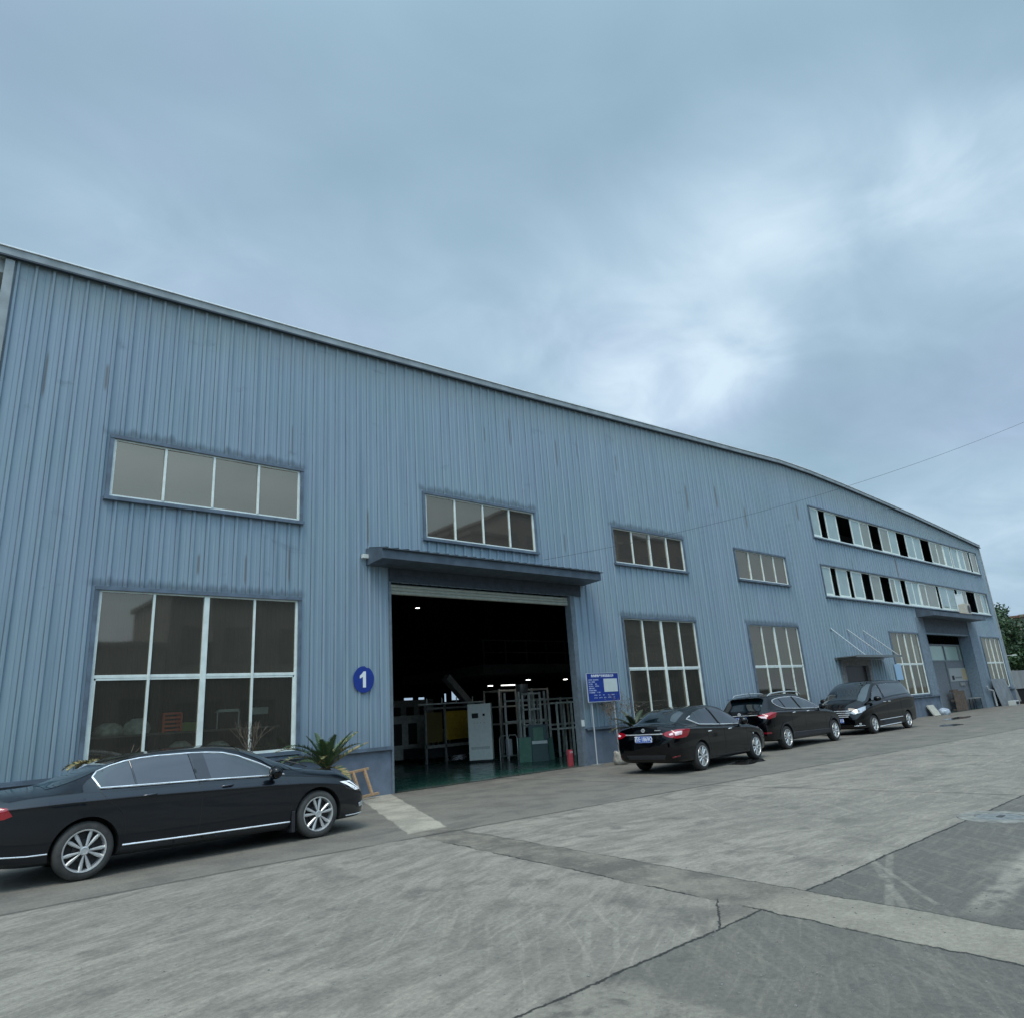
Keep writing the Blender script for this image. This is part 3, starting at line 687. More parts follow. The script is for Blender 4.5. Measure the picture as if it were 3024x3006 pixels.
# ================================================================ CARS
def pchip(kn):
    xs = [k[0] for k in kn]; ys = [k[1] for k in kn]; n = len(xs)
    if n == 1: return lambda x: ys[0]
    h = [xs[i+1]-xs[i] for i in range(n-1)]; dl = [(ys[i+1]-ys[i])/h[i] for i in range(n-1)]
    d = [dl[0]]+[0]*(n-2)+[dl[-1]]
    for i in range(1, n-1):
        if dl[i-1]*dl[i] > 0:
            w1 = 2*h[i]+h[i-1]; w2 = h[i]+2*h[i-1]; d[i] = (w1+w2)/(w1/dl[i-1]+w2/dl[i])
    def f(x):
        if x <= xs[0]: return ys[0]
        if x >= xs[-1]: return ys[-1]
        i = 0
        while x > xs[i+1]: i += 1
        t = (x-xs[i])/h[i]
        return ys[i]*(1+2*t)*(1-t)**2+d[i]*h[i]*t*(1-t)**2+ys[i+1]*t*t*(3-2*t)+d[i+1]*h[i]*t*t*(t-1)
    return f

def catmull(P, sub, closed=False):
    out = []
    n = len(P)
    for i in range(n-1):
        p1, p2 = Vector(P[i]), Vector(P[i+1]); p0 = Vector(P[i-1]) if i else p1*2-p2; p3 = Vector(P[i+2]) if i+2 < n else p2*2-p1
        L = (p2-p1).length+1e-9
        m1 = (p2-p0)*(L/((p2-p1).length+(p1-p0).length+1e-9)); m2 = (p3-p1)*(L/((p3-p2).length+(p2-p1).length+1e-9))
        for k in range(sub):
            t = k/sub
            out.append(p1*(2*t**3-3*t*t+1)+m1*(t**3-2*t*t+t)*0.9+p2*(-2*t**3+3*t*t)+m2*(t**3-t*t)*0.9)
    out.append(Vector(P[-1])); return out

class Car:
    def __init__(s, spec, root, paint):
        s.spec = spec; s.root = root; s.paint = paint
        F = {k: pchip(v) for k, v in spec.items() if isinstance(v, list) and k != 'knots'}
        s.F = F; x0, x1 = spec['ends']
        n = 84; xs = []
        for i in range(n+1):
            t = i/n; xs.append(x0+(x1-x0)*(0.5-0.5*math.cos(PI*(0.10*math.sin(2*PI*t)*0+t)))*0.55+(x1-x0)*t*0.45)
        xs += spec.get('knots', []); xs = sorted(set(round(x, 4) for x in xs))
        s.xs = xs; SUB = 4; s.SUB = SUB
        rows = []
        for x in xs:
            p = F['plan'](x); g = lambda k: F[k](x)
            zb, zt = g('zb'), g('ztop'); zm = min(g('zmid'), g('zcr')-0.08)
            yc = g('ycr')*p; yl = g('ylow')*p; ym = g('ymid')*p; yb = g('ybelt')*p; yr = g('yrail')*p; zr = min(g('zrail'), zt-0.004)
            zc = g('zcr'); zbl = g('zbelt')
            pts = [(0, zb), (yl*.82, zb), (yl, zb+min(.05, .3*(zm-zb))), (yl*.6+ym*.4, zb+.35*(zm-zb)), (ym, zm), (yc-.006, zc-.035), (yc, zc), (yc*.4+yb*.6+.006, zc*.4+zbl*.6+.004), (yb, zbl), (yr, zr), (yr*.62, zr+(zt-zr)*.76), (0, zt)]
            rows.append(catmull([Vector((a, b)) for a, b in pts], SUB))
        s.jbelt = 8*SUB; s.jrail = 9*SUB; s.nh = len(rows[0])
        V = []; ring = 2*s.nh-2
        for x, r in zip(xs, rows):
            V += [(x, q.x, q.y) for q in r] + [(x, -q.x, q.y) for q in r[-2:0:-1]]
        Fc = []
        for i in range(len(xs)-1):
            for j in range(ring):
                k = (j+1) % ring; Fc.append((i*ring+j, i*ring+k, (i+1)*ring+k, (i+1)*ring+j))
        Fc.append(tuple(range(ring))); Fc.append(tuple((len(xs)-1)*ring+j for j in range(ring)))
        s.V = V; s.Fc = Fc; s.ring = ring
        me = bpy.data.meshes.new('body'); me.from_pydata(V, [], Fc); me.materials.append(paint)
        bm = bmesh.new(); bm.from_mesh(me); bmesh.ops.recalc_face_normals(bm, faces=bm.faces); bm.to_mesh(me)
        s.bvh = BVHTree.FromBMesh(bm); bm.free()
        tmp = bpy.data.objects.new('tmpbody', me); COL.objects.link(tmp)
        R = spec['arch']; cut = []
        for wx in (0, spec['wb']):
            for sg in (-1, 1):
                b = MB(); b.lathe([(R, 0.60), (R, 1.3)], 'Y', 40, (wx, 0, spec['wr']+spec.get('archdz', 0.0)))
                o = b.build('cut', RIMD)
                if sg < 0: o.scale = (1, -1, 1)
                cut.append(o)
        for o in cut:
            md = tmp.modifiers.new('b', 'BOOLEAN'); md.operation = 'DIFFERENCE'; md.object = o; md.solver = 'EXACT'
        dg = bpy.context.evaluated_depsgraph_get(); dg.update()
        me2 = bpy.data.meshes.new_from_object(tmp.evaluated_get(dg))
        for o in cut: bpy.data.objects.remove(o)
        bpy.data.objects.remove(tmp)
        me2.materials.clear(); me2.materials.append(paint); me2.materials.append(RIMD)
        zc = spec['wr']+spec.get('archdz', 0.0)
        for p in me2.polygons:
            inner = False
            for wx in (0, spec['wb']):
                ds = [math.hypot(me2.vertices[v].co.x-wx, me2.vertices[v].co.z-zc) for v in p.vertices]
                if all(abs(q-R) < .004 for q in ds): inner = True
                if max(ds) < R+.004 and all(abs(abs(me2.vertices[v].co.y)-.60) < .004 for v in p.vertices): inner = True
            p.material_index = 1 if inner else 0
        s.body = finish(me2, 'body', root, 38, 0, False)

    def cast(s, o, d):
        h, n, i, dist = s.bvh.ray_cast(Vector(o), Vector(d).normalized())
        return (h, n) if h is not None else (None, None)
    def overlay(s, name, pts, d, mat, off=.007, step=.04, parent=None, smooth=True):
        d = Vector(d).normalized(); u = Vector((0, 0, 1)).cross(d)
        if u.length < .1: u = Vector((1, 0, 0))
        u.normalize(); v = d.cross(u); v = -v if v.z < 0 and abs(d.z) < .9 else v
        P2 = [Vector((Vector(p).dot(u), Vector(p).dot(v))) for p in pts]
        dense = []
        for a, b in zip(P2, P2[1:]+P2[:1]):
            n = max(1, int((b-a).length/step))
            dense += [a+(b-a)*k/n for k in range(n)]
        nb = len(dense); x0 = min(p.x for p in P2); x1 = max(p.x for p in P2); y0 = min(p.y for p in P2); y1 = max(p.y for p in P2)
        def inside(q):
            c = False
            for a, b in zip(P2, P2[1:]+P2[:1]):
                if (a.y > q.y) != (b.y > q.y) and q.x < (b.x-a.x)*(q.y-a.y)/(b.y-a.y)+a.x: c = not c
            return c
        pts2 = list(dense); xx = x0+step*.5
        while xx < x1:
            yy = y0+step*.5
            while yy < y1:
                q = Vector((xx, yy))
                if inside(q) and min((q-e).length for e in dense) > step*.4: pts2.append(q)
                yy += step
            xx += step
        vo, ed, fa, _, _, _ = delaunay_2d_cdt(pts2, [(i, (i+1) % nb) for i in range(nb)], [], 0, 1e-6)
        V = []; ok = []
        for q in vo:
            base = u*q.x+v*q.y; h, n = s.cast(base-d*4, d)
            if h is None: V.append(tuple(base)); ok.append(False); continue
            if n.dot(d) > 0: n = -n
            V.append(tuple(h+n*off)); ok.append(True)
        Fs = []
        for f in fa:
            c = sum((vo[i] for i in f), Vector((0, 0)))/len(f)
            if inside(c) and all(ok[i] for i in f): Fs.append(tuple(f))
        me = bpy.data.meshes.new(name); me.from_pydata(V, [], Fs); me.materials.append(mat)
        bm = bmesh.new(); bm.from_mesh(me)
        bmesh.ops.recalc_face_normals(bm, faces=bm.faces)
        bm.normal_update()
        if bm.faces and sum((f.normal.dot(d) for f in bm.faces)) > 0: bmesh.ops.reverse_faces(bm, faces=bm.faces)
        for f in bm.faces: f.smooth = True
        bm.to_mesh(me); bm.free()
        o = bpy.data.objects.new(name, me); COL.objects.link(o); o.parent = parent or s.root; return o
    def line(s, name, pts, d, r, mat, off=.002, closed=False, parent=None, n=6, flat=1.0):
        """a moulding or seam: a tube laid along the projected polyline"""
        d = Vector(d).normalized(); P = [Vector(p) for p in pts]; P = P+[P[0]] if closed else P
        D = []
        for a, b in zip(P, P[1:]):
            k = max(1, int((b-a).length/.04)); D += [a+(b-a)*i/k for i in range(k)]
        D.append(P[-1]); H = []
        for q in D:
            h, nn = s.cast(q-d*4, d)
            if h is not None: H.append(h+(nn if nn.dot(d) < 0 else -nn)*off)
        b = MB(); b.tube(H, r, n); return b.build(name, mat, parent or s.root, smooth=60)
    def grid_patch(s, name, xa, xb, ja, mat, off=.004, parent=None):
        """glass laid over the loft between two stations, from side to side above index ja"""
        I = [i for i, x in enumerate(s.xs) if xa-1e-4 <= x <= xb+1e-4]; J = [j for j in range(ja, s.ring-ja+1)]
        me = bpy.data.meshes.new(name)
        V = [Vector(s.V[i*s.ring+j]) for i in I for j in J]; nj = len(J)
        Fc = [(a*nj+b, a*nj+b+1, (a+1)*nj+b+1, (a+1)*nj+b) for a in range(len(I)-1) for b in range(nj-1)]
        me.from_pydata([tuple(v) for v in V], [], Fc); me.materials.append(mat)
        bm = bmesh.new(); bm.from_mesh(me); bm.normal_update()
        if sum(f.normal.z for f in bm.faces) < 0: bmesh.ops.reverse_faces(bm, faces=bm.faces); bm.normal_update()
        for v in bm.verts: v.co += v.normal*off
        for f in bm.faces: f.smooth = True
        bm.to_mesh(me); bm.free()
        o = bpy.data.objects.new(name, me); COL.objects.link(o); o.parent = parent or s.root; return o

WHEELC = {}
def wheel_mesh(r, rimr, style, tyre):
    key = (r, rimr, style)
    if key in WHEELC: return WHEELC[key]
    w_ = .21
    t = MB(); sh = .012
    t.lathe([(rimr, -w_), (r-.03, -w_+.004), (r-.006, -w_+.03), (r, -w_+.05), (r, -.055), (r-.006, -.032), (r-.028, -.006), (rimr+.03, .006), (rimr, 0.0), (rimr-.006, -.02)], 'Y', 56, caps=False)
    a = t.build('wheel', tyre, None, smooth=35)
    b = MB(); b.cur = 0
    b.lathe([(rimr+.002, -.004), (rimr-.002, .006), (rimr-.014, .004), (rimr-.022, -.018), (rimr-.030, -.10)], 'Y', 56, caps=False)
    b.cur = 1; b.lathe([(.001, -.085), (rimr-.028, -.09)], 'Y', 32, caps=False); b.lathe([(.13, -.055), (.13, -.085)], 'Y', 32)
    b.cur = 0
    if style == 'twin': ang = [(k*72+o_, o_) for k in range(5) for o_ in (-13.5, 13.5)]; w0, w1 = .019, .046
    elif style == 'blade': ang = [(k*36+(6 if k % 2 else 0), 0) for k in range(10)]; w0, w1 = .022, .052
    else: ang = [(k*72+o_, o_) for k in range(5) for o_ in (-11, 11)]; w0, w1 = .020, .050
    for dg, o_ in ang:
        a0 = rad(dg-o_*0.30); a1 = rad(dg)
        p0 = Vector((math.sin(a0), 0, math.cos(a0)))*.045; p1 = Vector((math.sin(a1), 0, math.cos(a1)))*(rimr-.012)
        pm = p0.lerp(p1, .72); dirv = (p1-p0).normalized(); sd_ = Vector((dirv.z, 0, -dirv.x))
        q = []
        for p, ww, y in ((p0, w0, .002), (pm, w1, -.006), (p1, w1*.72, -.004)):
            q.append([p+sd_*ww/2*1.0+Vector((0, y-.012, 0)), p+sd_*ww*.22+Vector((0, y, 0)), p-sd_*ww*.22+Vector((0, y, 0)), p-sd_*ww/2+Vector((0, y-.012, 0)), p-sd_*ww*.4+Vector((0, y-.05, 0)), p+sd_*ww*.4+Vector((0, y-.05, 0))])
        for A, B in zip(q, q[1:]):
            for k in range(6): b.quad(A[k], A[(k+1) % 6], B[(k+1) % 6], B[k])
    b.lathe([(.052, -.03), (.05, .002), (.036, .006), (.034, .001), (.001, .002)], 'Y', 24, caps=False)
    for k in range(5):
        a_ = rad(k*72+36); b.cur = 1; b.lathe([(.010, -.01), (.010, .002)], 'Y', 8, (math.sin(a_)*.056, 0, math.cos(a_)*.056)); b.cur = 0
    c = b.build('rim', [RIM, RIMD], a, smooth=30)
    WHEELC[key] = (a, c); a['proto'] = 1; return a, c

def add_wheels(root, spec, rimr, style, tyre):
    a, c = wheel_mesh(spec['wr'], rimr, style, tyre)
    for wx in (0, spec['wb']):
        for sg in (1, -1):
            if a.get('proto'): del a['proto']; o, r = a, c
            else:
                o = a.copy(); r = c.copy(); COL.objects.link(o); COL.objects.link(r); r.parent = o
            o.parent = root; o.location = (wx, sg*spec['track'], spec['wr']); o.rotation_euler = (random.uniform(0, 6) if False else 0, 0, 0 if sg > 0 else PI)
            r.rotation_euler = (0, random.uniform(0, 1.2), 0)

def mirror_pair(car, x, y, z, paint, w=.22, chrome=False):
    for sg in (1, -1):
        b = MB(); prof = []
        V = []; n = 14; rings = []
        for k, (t, sc) in enumerate(((0, .35), (.06, .75), (.25, 1), (.6, 1), (.88, .72), (1, .3))):
            ring = []
            for j in range(n):
                a_ = 2*PI*j/n
                ring.append((x-.045+.10*math.cos(a_)*sc*(1.1 if math.cos(a_) > 0 else .7), sg*(y+t*w), z+.092*math.sin(a_)*sc))
            rings.append(ring)
        for A, B in zip(rings, rings[1:]):
            for j in range(n): b.quad(A[j], A[(j+1) % n], B[(j+1) % n], B[j])
        b.quad(*rings[0]); b.quad(*rings[-1])
        b.bar((x-.01, sg*(y-.06), z-.06), (x-.03, sg*(y+.05), z-.03), .05, .03)
        b.build('mirror', paint, car.root, smooth=50)

def plate(car, body, M, bolts=True):
    b = MB().box(-.235, .235, -.004, .004, -.075, .075, M); o = b.build('number_plate', PLATEB, car.root)
    f = MB()
    for q in ((-.225, .225, .066, .070), (-.225, .225, -.070, -.066), (-.225, -.221, -.066, .066), (.221, .225, -.066, .066)): f.box(q[0], q[1], -.0065, -.004, q[2], q[3], M)
    f.build('border', TEXTW, o)
    text_mesh(body, .135, 'lettering', TEXTW, M @ face_negY(0, -.006, 0), o, bold=.0025, ext=.001, sx=.82)
    return o
def handles(car, xs, z, y, mat, sides=(1, -1), L=.17):
    for x in xs:
        for sg in sides:
            h, n = car.cast((x, sg*3, z), (0, -sg, 0))
            if h is None: continue
            b = MB().tube([(x-L/2, h.y+sg*.002, z-.004), (x-L/2+.03, h.y+sg*.026, z), (x+L/2-.03, h.y+sg*.026, z+.004), (x+L/2, h.y+sg*.002, z+.006)], [.008, .013, .013, .009], 8)
            b.build('door_handle', mat, car.root, smooth=60)

def side(pts, sg): return [(x, sg*3.0, z) for x, z in pts]

# ---------------- car 1: long navy saloon, near left
sp1 = dict(ends=(-1.10, 4.10), wb=3.12, wr=.335, arch=.385, track=.925, knots=[-.42, .52, 2.00, 3.02],
    plan=[(-1.10, .66), (-1.07, .78), (-.98, .875), (-.8, .94), (-.4, .985), (.3, 1), (3.0, 1), (3.4, .985), (3.7, .945), (3.9, .87), (4.0, .77), (4.06, .62), (4.10, .40)],
    zb=[(-1.10, .44), (-1.05, .34), (-.95, .28), (-.5, .22), (.4, .20), (2.7, .175), (3.6, .185), (3.95, .19), (4.05, .24), (4.10, .34)],
    zmid=[(-1.1, .62), (0, .56), (3.1, .52), (4.1, .42)],
    ztop=[(-1.10, .80), (-1.07, .96), (-1.0, 1.045), (-.85, 1.075), (-.43, 1.10), (-.1, 1.205), (.3, 1.325), (.7, 1.405), (1.1, 1.445), (1.6, 1.455), (1.95, 1.425), (2.2, 1.355), (2.6, 1.18), (3.0, 1.015), (3.1, .99), (3.5, .935), (3.8, .86), (3.95, .79), (4.05, .69), (4.10, .56)],
    zrail=[(-1.1, .78), (-1.0, 1.0), (-.85, 1.04), (-.4, 1.065), (-.1, 1.13), (.1, 1.205), (.43, 1.335), (.84, 1.39), (1.25, 1.39), (1.7, 1.365), (1.94, 1.30), (2.26, 1.165), (2.62, .975), (3.0, .965), (3.5, .905), (3.8, .81), (4.0, .67), (4.10, .48)],
    yrail=[(-1.1, .62), (-.85, .64), (-.4, .62), (0, .60), (.43, .60), (1.5, .615), (1.94, .65), (2.26, .70), (2.62, .76), (3.1, .66), (3.6, .6), (4.1, .5)],
    zbelt=[(-1.1, .72), (-1.0, .94), (-.85, .99), (-.4, 1.01), (.1, 1.005), (.84, .985), (1.42, .97), (2.07, .945), (2.56, .92), (3.1, .885), (3.5, .82), (3.8, .71), (4.0, .58), (4.10, .44)],
    ybelt=[(-1.1, .80), (-.5, .84), (1, .85), (2.6, .86), (3.2, .84), (4.1, .79)],
    zcr=[(-1.1, .68), (-1.0, .86), (-.85, .905), (.1, .905), (1.4, .865), (2.8, .80), (3.3, .75), (3.8, .62), (4.1, .40)],
    ycr=[(-1.1, .955), (4.1, .945)], ymid=[(-1.1, .945), (1.5, .938), (4.1, .94)], ylow=[(-1.1, .88), (.5, .895), (2.7, .90), (4.1, .90)])
c1 = thing('parked_car', 'long navy blue saloon with chrome window line, nearest the camera at the far left', 'car', (-7.17, -3.57, 0), rad(1.6), 'cars parked along the warehouse')
C1 = Car(sp1, c1, NAVY); add_wheels(c1, sp1, .243, 'twin', TYRED)
DLO = [(.075, 1.165), (.13, 1.225), (.28, 1.285), (.43, 1.325), (.62, 1.35), (.84, 1.362), (1.25, 1.362), (1.5, 1.352), (1.72, 1.33), (1.94, 1.268), (2.26, 1.128), (2.60, .945), (2.07, .968), (1.42, .995), (.84, 1.01), (.14, 1.03)]
for sg in (-1, 1):
    gl = C1.overlay('side_glass', side([p for p in DLO], sg), (0, -sg, 0), CGLASS, .008)
    C1.line('chrome_trim', side(DLO, sg), (0, -sg, 0), .013, CHROME, .008, closed=True)
    C1.overlay('pillar_trim', side([(1.24, 1.362), (1.44, 1.357), (1.52, .99), (1.32, .997)], sg), (0, -sg, 0), pmat('gloss_black', (.004, .004, .005), .12, coat=1.0), .016)
    C1.line('pillar_seam', side([(.50, 1.33), (.56, 1.02)], sg), (0, -sg, 0), .011, pmat('gloss_black', (0, 0, 0)), .010)
    C1.line('door_seam', side([(1.36, .98), (1.375, .60), (1.35, .34)], sg), (0, -sg, 0), .0035, BLACKM, .0)
    C1.line('door_seam', side([(.13, 1.0), (.20, .90), (.36, .76), (.42, .66), (.44, .45)], sg), (0, -sg, 0), .0035, BLACKM, .0)
    C1.line('door_seam', side([(2.60, .90), (2.66, .75), (2.68, .55), (2.66, .31)], sg), (0, -sg, 0), .0035, BLACKM, .0)
    C1.line('bonnet_seam', side([(2.55, .935), (3.1, .872), (3.5, .805), (3.72, .735)], sg), (0, -sg, 0), .004, BLACKM, .0)
    C1.line('sill_trim', side([(.42, .335), (1.2, .315), (2.0, .30), (2.66, .288)], sg), (0, -sg, 0), .013, CHROME, .008)
    C1.line('bumper_trim', side([(-.98, .40), (-.6, .365), (-.39, .36)], sg), (0, -sg, 0), .008, CHROME, .006)
    C1.overlay('sill', side([(.40, .31), (2.68, .265), (2.68, .19), (.40, .215)], sg), (0, -sg, 0), CLAD, .004)
    C1.line('crease', side([(-.85, .900), (-.2, .905), (.4, .893), (1.1, .872), (1.9, .838), (2.75, .80), (2.78, .79)], sg), (0, -sg, 0), .004, BLACKM, -.001)
    # head lamp: clear housing with the white V inside
    dv = Vector((-.50, -sg*.86, 0))
    C1.overlay('headlight', [(3.50, sg*.93, .748), (3.62, sg*.9, .755), (3.98, sg*.66, .70), (4.04, sg*.56, .655), (3.99, sg*.64, .60), (3.80, sg*.83, .585), (3.62, sg*.93, .64)], dv, pmat('lamp_dark', (.03, .032, .035), .1, coat=1.0), .006, .03)
    for q in ([(3.50, .748), (3.60, .745), (3.80, .60), (3.73, .607)], [(3.66, .745), (3.72, .74), (3.855, .60), (3.815, .60)], [(3.50, .748), (3.74, .738), (3.76, .720), (3.53, .730)]):
        C1.overlay('light_guide', [(x, sg*(.93-(x-3.5)*.55), z) for x, z in q], dv, pmat('lit_white', (.9, .93, .95), .3, emit=(.9, .97, 1), es=.12), .012, .03)
    C1.overlay('light_guide', [(x, sg*y, z) for x, y, z in ((3.94, .70, .70), (3.985, .65, .685), (3.985, .65, .62), (3.93, .71, .61))], dv, pmat('lit_white', (0, 0, 0)), .012, .02)
    C1.overlay('fog_lamp', [(x, sg*y, z) for x, y, z in ((3.83, .80, .40), (3.93, .70, .43), (3.94, .69, .36), (3.85, .78, .34))], dv, LENS, .008, .02)
    C1.line('lower_trim', [(x, sg*y, z) for x, y, z in ((3.64, .93, .245), (3.8, .86, .245), (3.93, .74, .25))], dv, .008, CHROME, .006)
    C1.overlay('tail_light', [(x, sg*3, z) for x, z in ((-.78, .83), (-.84, .92), (-1.0, .95), (-1.06, .85), (-1.0, .80), (-.86, .80))], (0, -sg, 0), RED, .007, .03)
    b = MB().box(-.02, .03, -.10, .10, -.16, .13, Matrix.Translation((2.70, sg*.86, .30))); b.build('mud_flap', CLAD, c1, bevel=.01)
C1.grid_patch('windscreen', 2.00, 3.02, C1.jrail+1, CGLASS); C1.grid_patch('rear_window', -.42, .52, C1.jrail+1, CGLASS)
mirror_pair(C1, 2.42, .90, 1.0, BLACKP); handles(C1, (.70, 1.72), .895, .9, pmat('gloss_navy_handle', (.02, .025, .04), .2, coat=1))
C1.overlay('fuel_flap', side([(-.42, .965), (-.08, .965), (-.03, .93), (-.03, .85), (-.08, .82), (-.38, .82), (-.43, .86)], -1), (0, 1, 0), NAVY, .0025)
MB().tube([(2.74, -.35, 1.155), (2.95, -.62, 1.062), (3.05, -.66, 1.02)], .010, 6).build('wiper', BLACKM, c1)
MB().box(-.30, -.05, .28, .52, 1.17, 1.173, Matrix.Rotation(rad(-17), 4, 'Y') @ Matrix.Translation((-.38, 0, -.06))).build('window_sticker', pmat('teal_sticker', (.25, .48, .44), .6), c1)

# ---------------- car 2: black saloon seen from behind
sp2 = dict(ends=(-1.10, 3.86), wb=2.89, wr=.33, arch=.372, track=.895, knots=[-.74, -.06, 1.66, 2.82],
    plan=[(-1.10, .70), (-1.08, .80), (-1.0, .90), (-.85, .955), (-.5, .99), (0, 1), (2.8, 1), (3.2, .985), (3.45, .94), (3.65, .86), (3.76, .76), (3.82, .62), (3.86, .42)],
    zb=[(-1.10, .42), (-1.05, .31), (-.95, .26), (-.5, .22), (.4, .19), (2.7, .18), (3.3, .20), (3.75, .22), (3.82, .28), (3.86, .36)],
    zmid=[(-1.1, .60), (0, .56), (2.9, .52), (3.86, .42)],
    ztop=[(-1.10, .88), (-1.075, 1.03), (-1.03, 1.095), (-.95, 1.105), (-.74, 1.12), (-.5, 1.255), (-.25, 1.385), (-.05, 1.445), (.3, 1.485), (.8, 1.505), (1.2, 1.495), (1.6, 1.445), (1.9, 1.345), (2.3, 1.19), (2.75, 1.02), (2.85, .99), (3.2, .94), (3.5, .86), (3.7, .76), (3.82, .65), (3.86, .55)],
    zrail=[(-1.1, .85), (-1.0, 1.04), (-.9, 1.055), (-.6, 1.10), (-.3, 1.20), (-.1, 1.285), (.2, 1.37), (.6, 1.435), (1.1, 1.45), (1.5, 1.405), (1.9, 1.25), (2.3, 1.07), (2.5, .99), (2.85, .955), (3.2, .89), (3.5, .80), (3.75, .66), (3.86, .5)],
    yrail=[(-1.1, .66), (-.7, .66), (-.3, .60), (.3, .585), (1.3, .60), (1.9, .66), (2.5, .74), (2.9, .64), (3.86, .5)],
    zbelt=[(-1.1, .78), (-1.0, 1.0), (-.8, 1.03), (-.2, 1.035), (.12, 1.02), (1, .97), (2.1, .93), (2.6, .91), (3.1, .85), (3.5, .74), (3.86, .46)],
    ybelt=[(-1.1, .80), (0, .825), (1.5, .83), (2.6, .835), (3.86, .78)],
    zcr=[(-1.1, .72), (-1.0, .90), (-.6, .975), (.12, .955), (1, .915), (2.1, .875), (2.6, .85), (3.1, .78), (3.5, .66), (3.86, .42)],
    ycr=[(-1.1, .92), (3.86, .91)], ymid=[(-1.1, .915), (1.5, .905), (3.86, .91)], ylow=[(-1.1, .85), (3.86, .86)])
c2 = thing('parked_car', 'black saloon with rounded roof and chrome door handles, parked beside the blue notice board', 'car', (5.64+.082, -4.54+.86, 0), math.atan2(.27, 2.86), 'cars parked along the warehouse')
C2 = Car(sp2, c2, BLACKP); add_wheels(c2, sp2, .235, 'blade', TYRE)
DLO2 = [(-.20, 1.185), (.0, 1.25), (.17, 1.315), (.5, 1.385), (.92, 1.42), (1.2, 1.41), (1.52, 1.345), (2.0, 1.16), (2.33, .975), (2.1, .958), (1.0, 1.0), (.12, 1.05)]
for sg in (-1, 1):
    C2.overlay('side_glass', side(DLO2, sg), (0, -sg, 0), CGLASS, .008)
    C2.line('chrome_trim', side([(.0, 1.25), (-.20, 1.185), (.12, 1.05), (1.0, 1.0), (2.1, .958), (2.33, .965)], sg), (0, -sg, 0), .015, CHROME, .008)
    C2.line('pillar_seam', side([(.92, 1.42), (1.15, .995)], sg), (0, -sg, 0), .022, pmat('gloss_black', (0, 0, 0)), .010)
    C2.line('pillar_seam', side([(.22, 1.33), (.20, 1.05)], sg), (0, -sg, 0), .012, pmat('gloss_black', (0, 0, 0)), .010)
    C2.line('door_seam', side([(1.17, .98), (1.2, .55), (1.17, .30)], sg), (0, -sg, 0), .0035, BLACKM, 0)
    C2.line('door_seam', side([(2.36, .93), (2.42, .7), (2.40, .30)], sg), (0, -sg, 0), .0035, BLACKM, 0)
    C2.line('door_seam', side([(.12, 1.03), (.32, .80), (.42, .55), (.42, .42)], sg), (0, -sg, 0), .0035, BLACKM, 0)
    C2.line('sill_trim', side([(.46, .30), (2.44, .27)], sg), (0, -sg, 0), .006, CLAD, .006)
    dv = Vector((.82, -sg*.57, 0))
    lamp = [(-.60, .93, .985), (-.50, .92, .975), (-.62, .93, .86), (-.72, .92, .805), (-.98, .83, .795), (-1.08, .66, .83), (-1.09, .50, .90), (-1.07, .62, .95), (-.95, .86, .99)]
    C2.overlay('tail_light', [(x, sg*y, z) for x, y, z in lamp], dv, RED, .008, .025)
    C2.overlay('lamp_insert', [(x, sg*y, z) for x, y, z in ((-1.0, .80, .935), (-.84, .90, .95), (-.86, .89, .875), (-1.0, .80, .86))], dv, pmat('white_lens', (.85, .70, .72), .2, emit=(1, .7, .7), es=.06), .014, .02)
    C2.overlay('lamp_insert', [(x, sg*y, z) for x, y, z in ((-1.075, .69, .90), (-1.03, .77, .93), (-1.03, .77, .875), (-1.07, .70, .865))], dv, pmat('white_lens', (0, 0, 0)), .014, .02)
    C2.overlay('bumper_reflector', [(x, sg*y, z) for x, y, z in ((-1.06, .70, .40), (-.93, .84, .43), (-.93, .84, .40), (-1.06, .70, .37))], dv, REDD, .008, .02)
    C2.overlay('headlight', [(x, sg*y, z) for x, y, z in ((3.15, .90, .82), (3.45, .84, .76), (3.72, .66, .68), (3.60, .76, .63), (3.35, .88, .70))], (-.6, -sg*.8, 0), LENS, .006, .03)
    C2.overlay('indicator', side([(2.72, .70), (2.79, .70), (2.79, .66), (2.72, .66)], sg), (0, -sg, 0), LENS, .010, .02)
C2.grid_patch('windscreen', 1.66, 2.82, C2.jrail+1, CGLASS); C2.grid_patch('rear_window', -.74, -.06, C2.jrail+1, CGLASS)
mirror_pair(C2, 2.22, .86, 1.02, BLACKP); handles(C2, (.44, 1.49), .875, .9, CHROME)
RM = Matrix.Rotation(-PI/2, 4, 'Z')       # a plate whose face looks along -x (the rear)
C2.line('boot_trim', [(-2, y, .905) for y in (.52, .3, 0, -.3, -.52)], (1, 0, 0), .014, CHROME, .010)
plate(C2, '苏E·1869Q', Matrix.Translation((-1.128, 0, .80)) @ RM)
MB().lathe([(.045, -.01), (.045, .006), (.032, .006), (.032, -.01)], 'X', 24, (-1.105, 0, 1.0)).box(-1.115, -1.105, -.055, .055, .992, 1.008).build('emblem', CHROME, c2)
for k in range(6): MB().box(-1.100, -1.092, -.34-.028*k, -.318-.028*k, .985, 1.002).build('boot_letter', CHROME, c2)
C2.overlay('rear_valance', [(-3, y, z) for y, z in ((.55, .44), (-.55, .44), (-.5, .34), (.5, .34))], (1, 0, 0), CLAD, .005)

